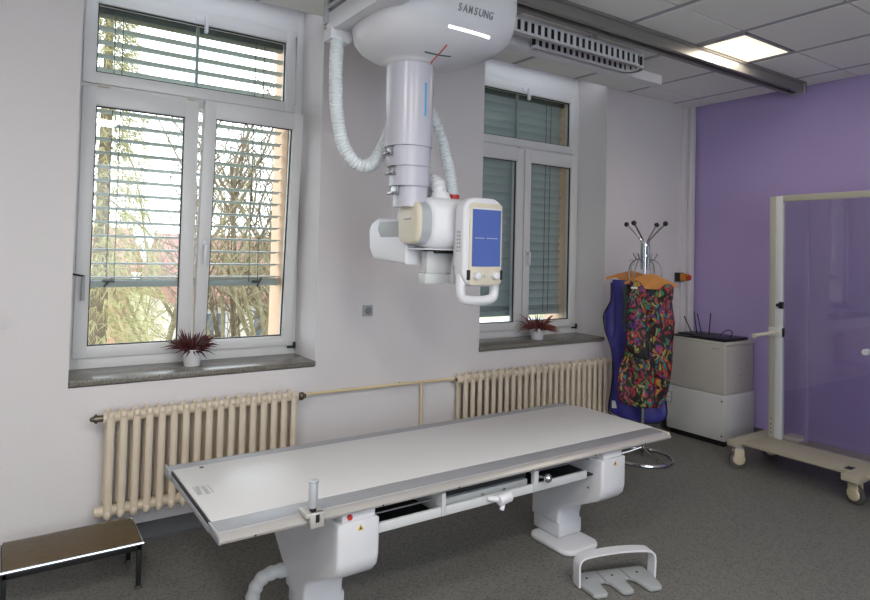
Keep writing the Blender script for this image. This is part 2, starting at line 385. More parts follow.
tag(MB().prism([(3.90, .935), (4.50, .905), (4.50, .895), (3.90, .90)], 0, .28 + WX, 1.497 + WX).build('trim_4', M['slat'], smooth=False), kind='structure')
def blind(k, spec, label):
    B = thing('venetian_blind', (.93 + k, 3.98, 2.9), label, 'blind', None)
    s = MB(); x0, x1 = .30 + k, (1.485 if k == 0 else 1.4965) + k
    zt, zb, dz, ang, dep = spec
    z = zt; i = 0
    while z > zb:
        R_ = Matrix.Translation((0, 3.98, z)) @ Matrix.Rotation(math.radians(ang), 4, 'X')
        s.prism([(-dep, -.004), (-dep * .5, .001), (0, .003), (dep * .5, .001), (dep, -.004), (dep, -.006), (0, .001), (-dep, -.006)], 0, x0, x1) if False else None
        t = bmesh.new(); prof = [(-dep, -.005), (-dep * .5, 0), (0, .002), (dep * .5, 0), (dep, -.005)]
        rows = []
        for xx in (x0, x1):
            rows.append([t.verts.new((xx, p[0], p[1])) for p in prof] + [t.verts.new((xx, p[0], p[1] - .0035)) for p in prof[::-1]])
        m_ = len(rows[0])
        for q in range(m_): t.faces.new((rows[0][q], rows[0][(q+1) % m_], rows[1][(q+1) % m_], rows[1][q]))
        t.faces.new(rows[0]); t.faces.new(rows[1][::-1])
        s._merge(t, R_)
        i += 1; z -= dz
    s.build('slats', M['slat'], B)
    MB().box((x0, 3.955, zb - .045), (x1, 4.005, zb), .006).build('bottom_rail', M['slat'], B)
    MB().box((x0 - .03, 3.94, 2.775), (x1 + .0, 4.03, 2.95), .004).build('head_box', M['slatdark'], B)
    c = MB()
    for dx in (.19, .23, .99, 1.045):
        c.cyl((x0 + dx, 3.945, zb - .02), (x0 + dx, 3.945, 2.8), .0022, n=6)
    c.build('cords', M['cord'], B)
    g = MB().box((.918 + k, 3.90, 2.40), (.934 + k, 3.925, 2.80), .002)
    g.build('guide_bar', M['slat'], B)
    if k == 0:
        MB().box((.47, 3.93, 1.285), (.53, 3.95, 1.30), .003).cyl((.48, 3.935, 1.26), (.52, 3.935, 1.31), .006, n=8).build('clip', M['cord'], B)
        MB().cyl((1.34, 3.935, 1.25), (1.37, 3.935, 1.31), .006, n=8).box((1.31, 3.93, 1.275), (1.36, 3.95, 1.29), .003).build('clip', M['cord'], B)
    return B
blind(0, (2.71, 1.30, .0775, -7, .033), 'open grey venetian blind with level slats outside the left window')
blind(WX, (2.755, 1.03, .066, -66, .038), 'closed grey green venetian blind outside the right window')

# ------------------------------------------------------------------ radiators and pipes
def radiator(x0, n, z0, z1, label, pitch=.06):
    PT = pitch; Rd = thing('radiator', (x0 + n * .03, 3.44, z0), label, 'radiator')
    first = None
    for i in range(n):
        xc = x0 + .03 + i * .06
        if first is None:
            s = MB()
            for yy in (3.392, 3.470):
                s.tube([(xc, yy, z0 + .035), (xc, yy, z0 + .2), (xc, yy, z1 - .2), (xc, yy, z1 - .03)], .0155, 10, 1, flat=(.95, 1.15))
                s.sph((xc, yy, z1 - .030), .0172, (.95, 1.15, 1.2), 12); s.sph((xc, yy, z0 + .04), .0175, (.95, 1.15, 1.6), 12)
            for zz in (z1 - .045, z0 + .05):
                s.box((xc - .0165, 3.380, zz - .026), (xc + .0165, 3.480, zz + .026), .010)
                s.cyl((xc - .03, 3.425, zz), (xc + .03, 3.425, zz), .027, n=14)
            first = s.build('section', M['radiator'], Rd)
        else:
            o = first.copy(); C.objects.link(o); o.parent = Rd; o.location = (i * PT, 0, 0)
    return Rd
r1 = radiator(.435, 17, .165, .705, 'cream column radiator under the left window, behind the near end of the table', .0577)
MB().cyl((.436, 3.425, .66), (.395, 3.425, .66), .016).cyl((.41, 3.425, .66), (.40, 3.425, .66), .022).sph((.39, 3.425, .66), .012).build('bleed_valve', M['brass'], r1)
MB().cyl((.436, 3.425, .215), (.41, 3.425, .215), .026, .02).build('end_plug', M['radiator'], r1)
for bx_, bz_ in ((.505, .55), (1.31, .55), (.505, .25)): MB().box((bx_, YW - .05, bz_), (bx_ + .025, YW - .001, bz_ + .02)).build('wall_bracket', M['radiator'], r1)
MB().cyl((1.41, 3.425, .66), (1.47, 3.43, .655), .013).sph((1.445, 3.425, .657), .02, (1, 1, 1.2)).build('valve', M['brass'], r1)
r2 = radiator(2.565, 25, .165, .69, 'cream column radiator under the right window with a screw plug at its left end')
MB().cyl((2.567, 3.425, .645), (2.545, 3.425, .645), .03, .027).cyl((2.546, 3.425, .645), (2.54, 3.425, .645), .017).build('end_plug', M['radiator'], r2)
MB().cyl((2.5415, 3.425, .645), (2.537, 3.425, .645), .012).build('valve', M['brass'], r2)
for bx_ in (2.70, 3.90): MB().box((bx_, YW - .05, .55), (bx_ + .025, YW - .001, .57)).build('wall_bracket', M['radiator'], r2)
p = MB().tube([(1.455, 3.43, .655), (1.52, 3.475, .652), (1.65, 3.48, .65), (2.30, 3.48, .645), (2.5, 3.475, .645), (2.555, 3.45, .645)], .0085, 10, 4)
p.tube([(2.30, 3.48, .645), (2.302, 3.48, .35), (2.303, 3.48, .05), (2.303, 3.48, 0)], .008, 10, 2)
for xx in (1.75, 2.15): p.box((xx - .006, 3.48, .64), (xx + .006, YW, .656))
tag(p.build('heating_pipe', M['cream']), 'thin cream heating pipe on the wall running between the two radiators', 'pipe')

# ------------------------------------------------------------------ wall socket, round cover
s = thing('wall_socket', (1.90, YW, 1.12), 'small grey square socket on the white wall between the windows', 'socket')
MB().box((1.867, YW - .012, 1.087), (1.935, YW, 1.155), .004).build('cover_plate', M['grey'], s)
MB().lathe([(.024, 0), (.024, -.004), (.02, -.002), (.018, .006)], (0, 0, 0), 24, Matrix.Translation((1.901, YW - .0125, 1.121)) @ Matrix.Rotation(PI/2, 4, 'X')).build('socket_insert', M['letter'], s)
o = MB().cyl((.02, YW, 1.137), (.02, YW - .004, 1.137), .042, n=32, bev=.002).build('cover_disc', M['wall'])
tag(o, 'round white cover plate on the wall left of the left window', 'cover plate')

# ------------------------------------------------------------------ ceiling light
def lamp(x0, x1, y0, y1, label):
    L_ = thing('ceiling_light', ((x0 + x1) / 2, (y0 + y1) / 2, ZC), label, 'ceiling light', None)
    f = MB(); e = .012
    f.box((x0 - e, y0 - .004, ZC - .002), (x0 + e, y1 + .004, ZC + .012)).box((x1 - e, y0 - .004, ZC - .002), (x1 + e, y1 + .004, ZC + .012))
    f.box((x0, y0 - .004, ZC - .002), (x1, y0 + .012, ZC + .012)).box((x0, y1 - .012, ZC - .002), (x1, y1 + .004, ZC + .012))
    f.build('light_frame', M['grid'], L_)
    MB().box((x0 + e, y0 + .012, ZC + .002), (x1 - e, y1 - .012, ZC + .011)).build('diffuser', M['light'], L_, smooth=False)
    return L_
lamp(3.75, 4.31, 2.145, 2.69, 'square lit ceiling panel light beside the metal ceiling rail')

# ------------------------------------------------------------------ ceiling rail
rl = thing('ceiling_rail', (2.7, 2.5, ZC), 'long grey metal rail under the ceiling running to the purple wall', 'rail')
prof = [(2.44, ZC), (2.44, 2.868), (2.452, 2.862), (2.452, 2.845), (2.444, 2.84), (2.444, 2.80), (2.475, 2.80), (2.475, 2.82), (2.465, 2.83), (2.465, 2.85), (2.535, 2.85), (2.535, 2.83), (2.525, 2.82), (2.525, 2.80), (2.556, 2.80), (2.556, 2.84), (2.548, 2.845), (2.548, 2.862), (2.56, 2.868), (2.56, ZC)]
MB().prism(prof, 0, -.6, 5.10).build('rail_profile', M['railm'], rl, ang=20)
MB().box((5.10, 2.435, 2.795), (5.13, 2.565, ZC), .003).cyl((5.08, 2.5, 2.82), (5.15, 2.5, 2.82), .022).build('end_stop', M['steel'], rl)
MB().box((5.0, 2.48, 2.806), (5.09, 2.52, 2.85), .003).build('buffer', M['black'], rl)

# cable chain and its tray
cc = thing('cable_chain', (2.9, 2.74, 2.74), 'white slotted cable chain bent back on itself below the ceiling rail', 'cable chain')
zb0, zt0 = 2.732, 2.822
def chainpath():
    P = []; x = 1.75
    while x < 3.40: P.append((x, 2.665, 0)); x += .052
    for k in range(1, 5):
        a = -PI/2 + PI * k / 5; P.append((3.40 + .07 * math.cos(a), 2.735 + .07 * math.sin(a), a + PI/2))
    x = 3.40
    while x > 2.60: P.append((x, 2.805, PI)); x -= .052
    return P
bars = MB(); inner = MB(); CP = chainpath()
for x, y, a in CP:
    mx = Matrix.Translation((x, y, 0)) @ Matrix.Rotation(a, 4, 'Z')
    bars.box((-.013, -.014, zb0), (.013, .014, zt0), .003, 1, mx)
    bars.box((-.029, -.0145, zb0), (.029, .0145, zb0 + .016), 0, 1, mx); bars.box((-.029, -.0145, zt0 - .016), (.029, .0145, zt0), 0, 1, mx)
    inner.box((-.027, -.008, zb0 + .014), (.027, .010, zt0 - .014), 0, 1, mx)
bars.build('chain_links', M['white'], cc); inner.build('cables', M['dark'], cc, smooth=False)
ty = MB().prism([(2.84, 2.735), (2.93, 2.735), (2.93, 2.742), (2.847, 2.742), (2.847, 2.80), (2.84, 2.80)], 0, 1.9, 3.88)
for xx in (2.1, 2.9, 3.7): ty.box((xx, 2.88, 2.742), (xx + .03, 2.90, ZC))
tag(ty.build('cable_tray', M['white'], smooth=False), 'white flat cable tray under the ceiling behind the slotted cable chain', 'tray')
cc_b = MB()
for xx in (2.0, 3.0): cc_b.box((xx, 2.70, zt0 - .005), (xx + .03, 2.72, ZC)).box((xx, 2.65, zt0 - .004), (xx + .03, 2.72, zt0 + .002))
cc_b.bm.free()
for xx in (2.0, 3.0): MB().box((xx, 2.70, zt0 - .005), (xx + .03, 2.72, ZC)).box((xx, 2.65, zt0 - .004), (xx + .03, 2.72, zt0 + .002)).build('hanger_bracket', M['white'], cc)

# ------------------------------------------------------------------ ceiling x-ray unit
BX0, BX1, BZ = 1.235, 1.345, 2.52
U = thing('ceiling_x_ray_unit', (1.545, 2.5, 1.28), 'large white x-ray unit hanging from the ceiling on a telescopic column', 'x-ray unit')
b = MB().box((BX0, .2, BZ), (BX1, 2.76, 2.61), .004).box((BX0 + .02, .2, 2.60), (BX1 - .01, 2.74, 2.735), .002)
b.box((1.255, 2.44, 2.70), (1.46, 2.56, 2.802), .003)
b.build('bridge_beam', M['white'], U)
b = MB().box((1.228, .2, 2.625), (1.256, 2.77, 2.645), .002).box((1.228, .2, 2.66), (1.256, 2.77, 2.675), .002).box((1.222, 2.74, 2.56), (1.240, 2.775, 2.67), .002)
b.build('beam_edge', M['grey'], U)
hb = MB().prism([(1.225, 2.53), (1.225, 2.475), (1.32, 2.465), (1.375, 2.53)], 1, 2.685, 2.765, .006)
hb.build('hose_bracket', M['white'], U)
S = [(1.545, 2.5, .114, .114, 2.352, 2), (1.545, 2.5, .12, .12, 2.362, 2), (1.548, 2.5, .15, .142, 2.372, 2.1), (1.56, 2.5, .20, .18, 2.387, 2.3), (1.59, 2.49, .275, .225, 2.412, 2.6),
     (1.625, 2.48, .330, .265, 2.450, 2.9), (1.645, 2.475, .357, .285, 2.50, 3.1), (1.655, 2.47, .358, .298, 2.56, 3.3), (1.665, 2.47, .351, .30, 2.64, 3.4), (1.665, 2.47, .350, .30, 2.735, 3.4)]
hs = MB().loft(S, 96)
hbvh = BVHTree.FromBMesh(hs.bm)
housing = hs.build('carriage_cover', M['white'], U, ang=60)
MB().box((1.45, 2.30, 2.73), (1.9, 2.64, 2.802), .004).build('trolley', M['grey'], U)
def drop(bvh, p, d, off):
    h = bvh.ray_cast(Vector(p), Vector(d).normalized())
    return h[0] + h[1] * off if h[0] is not None else None
def strip(bvh, a, b, wv, d, m, name, parent, off=.0015, n=14, th=.003):
    # a thin raised band lying on a curved surface
    a, b, wv = Vector(a), Vector(b), Vector(wv); t = bmesh.new(); R0 = []
    for i in range(n + 1):
        row = []
        for q in (-1, 1):
            pnt = a.lerp(b, i / n) + wv * q
            h = bvh.ray_cast(pnt, Vector(d).normalized())
            if h[0] is None: row = None; break
            nn = h[1] if h[1].dot(Vector(d)) < 0 else -h[1]
            row.append(h[0] + nn * off); row.append(h[0] - nn * th)
        if row: R0.append([t.verts.new(v) for v in row])
    for A, B in zip(R0, R0[1:]):
        t.faces.new((A[0], A[2], B[2], B[0])); t.faces.new((A[1], B[1], B[3], A[3])); t.faces.new((A[0], B[0], B[1], A[1])); t.faces.new((A[2], A[3], B[3], B[2]))
    if R0:
        t.faces.new((R0[0][0], R0[0][1], R0[0][3], R0[0][2])); t.faces.new((R0[-1][0], R0[-1][2], R0[-1][3], R0[-1][1]))
    mb = MB(); mb._merge(t); return mb.build(name, m, parent)
strip(hbvh, (1.552, 1.5, 2.466), (1.785, 1.5, 2.466), (0, 0, .006), (0, 1, 0), M['whitebar'], 'light_bar', housing)
# crosshair marks on the underside
strip(hbvh, (1.590, 2.415, 2.2), (1.590, 2.27, 2.2), (.0035, 0, 0), (0, 0, 1), M['redline'], 'red_mark', housing)
strip(hbvh, (1.518, 2.338, 2.2), (1.66, 2.338, 2.2), (0, .0045, 0), (0, 0, 1), M['greenline'], 'green_mark', housing, off=.001)

def text_mesh(s, size, name, m, parent, place, extrude=.0015):
    cu = bpy.data.curves.new(name, 'FONT'); cu.body = s; cu.size = size; cu.extrude = extrude; cu.offset = size * .008; cu.space_character = 1.18; cu.align_x = 'CENTER'; cu.align_y = 'CENTER'
    to = bpy.data.objects.new('tmp_text', cu); C.objects.link(to); bpy.context.view_layer.update()
    me = bpy.data.meshes.new_from_object(to.evaluated_get(bpy.context.evaluated_depsgraph_get()))
    bpy.data.objects.remove(to); bpy.data.curves.remove(cu)
    off = Vector((0, 0, 0)); q = parent
    while q is not None: off += q.location; q = q.parent
    for v in me.vertices: v.co = place(v.co) - off
    me.name = name; me.materials.clear(); me.materials.append(m)
    o = bpy.data.objects.new(name, me); C.objects.link(o); o.parent = parent; return o
def on_housing(c):
    h = hbvh.ray_cast(Vector((1.667 + c.x, 1.5, 2.565 + c.y)), Vector((0, 1, 0)))
    return h[0] + Vector((0, -.001 - (c.z + .0015), 0)) if h[0] is not None else Vector((1.7, 2.2, 2.55))
lt_ = []
for i_, ch in enumerate('SAMSUNG'):
    def pl_(c, i_=i_):
        sx = .82 if 'SAMSUNG'[i_] != 'M' else .66
        h = hbvh.ray_cast(Vector((1.673 + (i_ - 3) * .0285 + c.x * sx, 1.5, 2.546 + c.y)), Vector((0, 1, 0)))
        return h[0] + Vector((0, -.001 - (c.z + .0015), 0))
    lt_.append(text_mesh(ch, .044, 'letter', M['letter'], housing, pl_))
bm_ = bmesh.new()
for o_ in lt_: bm_.from_mesh(o_.data)
me_ = bpy.data.meshes.new('lettering'); bm_.to_mesh(me_); bm_.free(); me_.materials.append(M['letter'])
lo_ = bpy.data.objects.new('lettering', me_); C.objects.link(lo_); lo_.parent = housing
for o_ in lt_: bpy.data.objects.remove(o_)

# column stages
def stage(z0, z1, rx, ry, cx, name, m):
    s = MB(); S = [(cx, 2.5, rx, ry, z0, 2.3), (cx, 2.5, rx, ry, z1, 2.3)]
    s.loft(S, 40)
    return s.build(name, m, U, ang=40)
st1 = stage(1.975, 2.36, .106, .106, 1.545, 'column_stage', M['colm'])
st2 = stage(1.885, 1.975, .098, .098, 1.549, 'column_stage', M['colm'])
st3 = stage(1.795, 1.885, .090, .090, 1.554, 'column_stage', M['colm'])
st4 = stage(1.70, 1.795, .076, .080, 1.562, 'column_stage', M['colm'])
for (z, dx) in ((1.965, .012), (1.875, .024), (1.785, .038)):
    c = MB().box((1.418 + dx, 2.47, z - .032), (1.443 + dx, 2.53, z - .026), .001).box((1.418 + dx, 2.47, z - .032), (1.423 + dx, 2.53, z - .018), .001).box((1.438 + dx, 2.47, z - .03), (1.443 + dx, 2.53, z + .01), .001)
    c.build('stop_hook', M['steel'], U)
MB().box((1.562, 2.3925, 2.11), (1.570, 2.3985, 2.262), .001).build('blue_light_strip', M['bluebar'], U)

# hoses (corrugated)
def hose(P, r, name, m, parent, pitch=.015, n=14):
    pts = catmull(P, 24); L_ = [0]
    for a, b2 in zip(pts, pts[1:]): L_.append(L_[-1] + (b2 - a).length)
    tot = L_[-1]; N = int(tot / pitch * 4); out = []; j = 0
    for i in range(N + 1):
        s_ = tot * i / N
        while j < len(L_) - 2 and L_[j+1] < s_: j += 1
        f_ = (s_ - L_[j]) / max(1e-9, L_[j+1] - L_[j]); out.append(pts[j].lerp(pts[j+1], f_))
    mb = MB(); cnt = len(out)
    mb.tube(out, r, n, 0, rfun=lambda t: r * (1 + .07 * (1 if (int(round(t * (cnt - 1))) % 4) < 2 else -1)))
    return mb.build(name, m, parent, ang=50)
hose([(1.268, 2.70, 2.48), (1.262, 2.70, 2.38), (1.264, 2.70, 2.26), (1.275, 2.70, 2.13), (1.305, 2.70, 2.00), (1.35, 2.69, 1.925), (1.41, 2.68, 1.895), (1.47, 2.68, 1.925), (1.52, 2.68, 2.01), (1.565, 2.68, 2.11), (1.62, 2.67, 2.20), (1.67, 2.66, 2.245)], .031, 'cable_hose', M['hose'], U)
hose([(1.67, 2.66, 2.245), (1.73, 2.64, 2.22), (1.79, 2.62, 2.12), (1.84, 2.61, 1.98), (1.865, 2.60, 1.87), (1.875, 2.59, 1.76)], .027, 'cable_hose', M['hose'], U)
hose([(1.70, 2.46, 1.73), (1.695, 2.46, 1.80), (1.70, 2.52, 1.835), (1.72, 2.58, 1.80), (1.725, 2.60, 1.72)], .034, 'head_hose', M['white'], U, pitch=.02)
MB().lathe([(.046, 0), (.05, .012), (.042, .03), (.04, .04)], (1.70, 2.45, 1.735), 24).build('hose_collar', M['white'], U)
MB().cyl((1.875, 2.59, 1.755), (1.875, 2.59, 1.785), .031).build('red_fitting', M['red'], U)

# head
hd = MB()
def xf(p): return (p[2], p[0], p[1])     # lofts along X: section plane (y,z)
hd.loft([(2.46, 1.63, .08, .108, 1.60, 3.2), (2.455, 1.63, .095, .118, 1.615, 3.2), (2.455, 1.628, .105, .122, 1.70, 3.2), (2.455, 1.625, .115, .124, 1.80, 3.2), (2.45, 1.62, .115, .12, 1.90, 3.2), (2.45, 1.61, .10, .10, 1.945, 3.0), (2.45, 1.60, .06, .07, 1.965, 2.6)], 48, xf)
hd.box((1.565, 2.37, 1.505), (1.80, 2.55, 1.512), .002)
hd.build('head_body', M['white'], U, ang=50)
# pivot with beige cap and silver band
MB().loft([(2.472, 1.628, .096, .098, 1.552, 3.2), (2.472, 1.628, .098, .100, 1.615, 3.2)], 48, xf).build('pivot_band', M['silver'], U, ang=50)
MB().loft([(2.472, 1.630, .070, .082, 1.533, 3.4), (2.472, 1.630, .086, .094, 1.537, 3.4), (2.472, 1.630, .094, .100, 1.553, 3.4)], 48, xf).build('pivot_cap', M['beige'], U, ang=50)
MB().loft([(2.55, 1.63, .06, .085, 1.56, 3), (2.55, 1.63, .07, .095, 1.62, 3)], 40, xf).build('pivot_back', M['white'], U, ang=50)
MB().box((1.528, 2.445, 1.642), (1.534, 2.50, 1.648)).build('cap_mark', M['grey'], U)
# tube housing behind the pivot
th = MB().prism([(2.52, 1.435), (2.83, 1.452), (2.875, 1.505), (2.885, 1.60), (2.86, 1.635), (2.80, 1.66), (2.57, 1.65), (2.52, 1.60)], 0, 1.555, 1.73, .016, 3)
tub = th.build('tube_housing', M['white'], U, ang=40)
MB().prism([(2.585, 1.562), (2.755, 1.562), (2.785, 1.60), (2.77, 1.640), (2.585, 1.640)], 0, 1.5535, 1.57, .003).build('recess_panel', M['grey'], tub)
# collimator
cb = MB().box((1.626, 2.44, 1.398), (1.762, 2.49, 1.500), .004).build('collimator_box', M['lgrey'], U)
MB().box((1.616, 2.435, 1.348), (1.722, 2.50, 1.398), .004).build('filter_drawer', M['lgrey'], cb)
MB().box((1.715, 2.445, 1.350), (1.775, 2.49, 1.392), .003).box((1.765, 2.43, 1.348), (1.792, 2.49, 1.505), .005).build('side_plate', M['white'], cb)
MB().box((1.66, 2.43, 1.490), (1.83, 2.53, 1.512), .003).build('mount', M['black'], U)
# control panel
pn = MB().prism(rrect(1.692, 1.920, 1.345, 1.747, .066), 1, 2.252, 2.325, .014, 3)
pn.prism(rrect(1.72, 1.90, 1.42, 1.70, .03), 1, 2.32, 2.37, .006)
pan = pn.build('control_panel', M['white'], U, ang=40)
MB().tube([(1.708, 2.29, 1.40), (1.708, 2.288, 1.33), (1.715, 2.286, 1.295), (1.745, 2.285, 1.283), (1.81, 2.285, 1.279), (1.872, 2.285, 1.283), (1.895, 2.286, 1.297), (1.902, 2.288, 1.33), (1.902, 2.29, 1.40)], .026, 14, 6, flat=(.85, .85)).build('handle', M['white'], pan)
MB().prism(rrect(1.722, 1.908, 1.352, 1.722, .018), 1, 2.246, 2.256, .003).build('bezel', M['beige'], pan)
sc = MB().prism(rrect(1.735, 1.898, 1.436, 1.694, .003), 1, 2.2435, 2.250).build('screen', M['screen'], pan, smooth=False)
MB().box((1.736, 2.2425, 1.693), (1.897, 2.247, 1.700)).build('screen_edge', M['label'], pan)
for i in range(11): pass
d = MB()
for i in range(10):
    if i in (4,): continue
    d.box((1.752 + i * .0130, 2.2425, 1.562), (1.7605 + i * .0130, 2.2437, 1.5655))
d.build('screen_lettering', M['lgrey'], sc, smooth=False)
for xx in (1.758, 1.866):
    MB().cyl((xx, 2.247, 1.395), (xx, 2.222, 1.395), .018, .016, 20, .003).build('knob', M['whitem'], pan)
MB().cyl((1.812, 2.247, 1.395), (1.812, 2.24, 1.395), .009).build('centre_button', M['lgrey'], pan)
MB().box((1.713, 2.243, 1.375), (1.728, 2.26, 1.42), .003).build('side_grip', M['black'], pan); MB().box((1.901, 2.243, 1.375), (1.915, 2.26, 1.42), .003).build('side_grip', M['black'], pan)
bt = MB()
for i in range(6): bt.box((1.690, 2.275, 1.50 + i * .017), (1.694, 2.285, 1.508 + i * .017)).box((1.690, 2.292, 1.50 + i * .017), (1.694, 2.30, 1.508 + i * .017))
bt.build('side_buttons', M['grey'], pan)
bt = MB()
for i in range(5): bt.box((1.918, 2.27, 1.49 + i * .03), (1.927, 2.295, 1.508 + i * .03), .002)
bt.build('side_keys', M['lgrey'], pan)

# ------------------------------------------------------------------ x-ray table
TZ = .575
T = thing('x_ray_table', (1.80, 2.46, 0), 'long white x-ray examination table standing on two white pedestals', 'table')
X0, X1 = .61, 2.925
fr = [(2.19, TZ - .001), (2.105, TZ - .001), (2.085, TZ - .003), (2.068, TZ - .008), (2.058, TZ - .016), (2.061, TZ - .024), (2.075, TZ - .027), (2.19, TZ - .027)]
f = MB().prism(fr, 0, X0, X1 + .01).build('front_rail', M['alup'], T, ang=50)
MB().box((X0 + .005, 2.098, TZ - .004), (X1 + .0, 2.192, TZ + .0006), .0005).build('rail_inlay', M['alu'], f)
bk = [(2.768, TZ), (2.835, TZ), (2.86, TZ - .010), (2.866, TZ - .026), (2.855, TZ - .042), (2.768, TZ - .046)]
MB().prism(bk, 0, X0, X1).build('back_rail', M['alu'], T, ang=50)
MB().prism([(x, y) for x, y in ((X0 + .006, 2.19), (X0 + .006, 2.77), (X1 - .01, 2.77), (X1 + .012, 2.72), (X1 + .028, 2.60), (X1 + .034, 2.46), (X1 + .032, 2.33), (X1 + .028, 2.19), (X1, 2.19))], 2, TZ - .022, TZ + .002, .002).build('table_top', M['top'], T)
MB().prism([(y_ + (.004 if y_ > 2.15 else 0), z_ + (.001 if z_ > TZ - .015 else -.002)) for y_, z_ in fr], 0, X0 - .004, X0 + .002, .001).build('rail_end_cap', M['alu'], T)
MB().box((X0 - .006, 2.775, TZ - .040), (X0 + .004, 2.866, TZ - .002), .003).build('rail_end_cap', M['alu'], T)
e = MB().prism([(X1 + .005, 2.066), (X1 + .022, 2.074), (X1 + .032, 2.095), (X1 + .034, 2.19), (X1 + .005, 2.19)], 2, TZ - .030, TZ - .001, .006, 3); e.build('rail_end_cap', M['beige'], T)
MB().box((X0 + .006, 2.12, TZ - .032), (X1 - .02, 2.84, TZ - .022)).build('under_tray', M['grey'], T)
MB().box((X0 + .001, 2.2, TZ - .016), (X0 + .008, 2.775, TZ - .003)).build('end_gap_strip', M['dark'], T)
MB().box((X0 - .003, 2.19, TZ - .036), (X0 + .008, 2.78, TZ - .016), .002).build('end_profile', M['alu'], T)
ms = MB()
for xx in (.72, 1.20, 1.55, 1.95, 2.35, 2.72): ms.box((xx, 2.0585, TZ - .022), (xx + .006, 2.062, TZ - .016))
ms.bm.free()
for xx in (.72, 1.20, 1.55, 1.95, 2.35, 2.72): MB().box((xx, 2.0575, TZ - .022), (xx + .006, 2.062, TZ - .016)).build('scale_mark', M['black'], T)
st = MB()
for i in range(5): st.box((.638 + .002 * i, 2.455 + i * .018 - .01, TZ + .0018), (.652 + .002 * i, 2.463 + i * .018, TZ + .0026)); st.box((.665, 2.45 + i * .018 - .01, TZ + .0018), (.680, 2.458 + i * .018, TZ + .0026))
st.box((.636, 2.443, TZ + .0018), (.640, 2.53, TZ + .0026)).box((.690, 2.443, TZ + .0018), (.694, 2.53, TZ + .0026))
st.build('marking_sticker', M['grey'], T, smooth=False)
MB().box((.716, 2.735, TZ + .0018), (.732, 2.752, TZ + .0026)).build('corner_mark', M['black'], T, smooth=False)

def pedestal(x0, x1, flare):
    P = MB()
    if flare: prof = [(2.07, .515), (2.07, .375), (2.080, .335), (2.11, .305), (2.32, .205), (2.35, .175), (2.36, .14), (2.36, .095), (2.555, .095), (2.57, .15), (2.64, .20), (2.73, .27), (2.80, .38), (2.82, .515)]
    else: prof = [(2.07, .515), (2.07, .375), (2.080, .335), (2.11, .305), (2.32, .205), (2.35, .175), (2.36, .14), (2.36, .105), (2.56, .105), (2.56, .515)]
    P.prism(prof, 0, x0, x1, .016, 3)
    h = P.build('pedestal', M['white'], T, ang=40)
    xc = (x0 + x1) / 2
    MB().box((x0 + .012, 2.362, .03), (x1 + .012, 2.555, .11), .012).build('lower_column', M['white'], h)
    MB().prism(rrect(x0 - .06, x1 + .016, 2.225, 2.53, .06), 2, 0, .028, .011, 3).build('foot_plate', M['whitem'], h)
    MB().box((x0 + .02, 2.085, .512), (x1 - .015, 2.50, TZ - .031), .004).build('lift_block', M['white'], h)
    # warning triangle
    wt = MB().prism([(x0 + .075, .480), (x0 + .099, .480), (x0 + .087, .502)], 1, 2.0685, 2.0705); tri = wt.build('warning_label', M['yellow'], h, smooth=False)
    MB().prism([(x0 + .082, .484), (x0 + .092, .484), (x0 + .087, .495)], 1, 2.0678, 2.069).build('warning_symbol', M['black'], tri, smooth=False)
    return h
pl = pedestal(1.03, 1.20, True); pr = pedestal(2.42, 2.59, False)
MB().cyl((1.078, 2.087, .530), (1.078, 2.076, .530), .0095, n=18).build('red_button', M['red'], pl)
MB().cyl((2.419, 2.16, .36), (2.421, 2.16, .36), .005, n=10).build('screw', M['black'], pr)
hose([(1.06, 2.56, .145), (1.0, 2.57, .152), (.945, 2.59, .13), (.915, 2.60, .08), (.905, 2.61, .0)], .028, 'cable_hose', M['lgrey'], T, pitch=.04)
MB().box((1.20, 2.092, .440), (2.335, 2.108, .476), .003).build('lower_rail', M['lgrey'], T)
MB().box((1.20, 2.78, .44), (2.42, 2.80, .52), .003).build('rear_rail', M['grey'], T)
MB().box((1.195, 2.42, .44), (2.425, 2.44, .525)).box((1.2, 2.13, .43), (2.42, 2.43, .436)).build('inner_tray', M['dark'], T)
MB().cyl((1.20, 2.16, .485), (1.50, 2.16, .485), .004, n=8).build('guide_rod', M['steel'], T); MB().cyl((2.03, 2.16, .50), (2.42, 2.16, .50), .004, n=8).build('guide_rod', M['steel'], T)
bd = MB().box((1.490, 2.085, .443), (1.508, 2.40, .535), .002)
bd.build('divider', M['lgrey'], T)
bu = thing('tmp', (0, 0, 0)); bpy.data.objects.remove(bu)
dr = MB().box((1.528, 2.115, .448), (1.975, 2.40, .497), .004).build('cassette_drawer', M['grey'], T)
MB().box((1.528, 2.135, .4975), (1.982, 2.42, TZ - .034)).build('gap_shade_block', M['dark'], T)  # solid dark block in the open gap, its shade put in as colour
MB().box((1.990, 2.086, .446), (2.015, 2.11, .535), .002).build('divider', M['lgrey'], T)
MB().tube([(1.72, 2.11, .482), (1.74, 2.085, .480), (1.77, 2.068, .468)], .015, 10, 4).cyl((1.758, 2.062, .440), (1.848, 2.058, .478), .0, .0) if False else None
g = MB().cyl((1.725, 2.09, .468), (1.765, 2.066, .464), .009, .014, 14)
g.cyl((1.762, 2.062, .460), (1.828, 2.062, .468), .023, n=22, bev=.006)
g.tube([(1.788, 2.06, .452), (1.782, 2.058, .432), (1.776, 2.056, .420)], .010, 12, 4)
g.build('pull_handle', M['white'], dr)
MB().box((1.71, 2.10, .475), (1.72, 2.114, .484), .002).build('catch', M['steel'], dr); MB().box((1.83, 2.10, .475), (1.84, 2.114, .484), .002).build('catch', M['steel'], dr)
k = MB().cyl((2.02, 2.10, .505), (2.04, 2.07, .505), .006, n=10).sph((2.045, 2.06, .503), .02); k.build('ball_knob', M['chrome'], T)
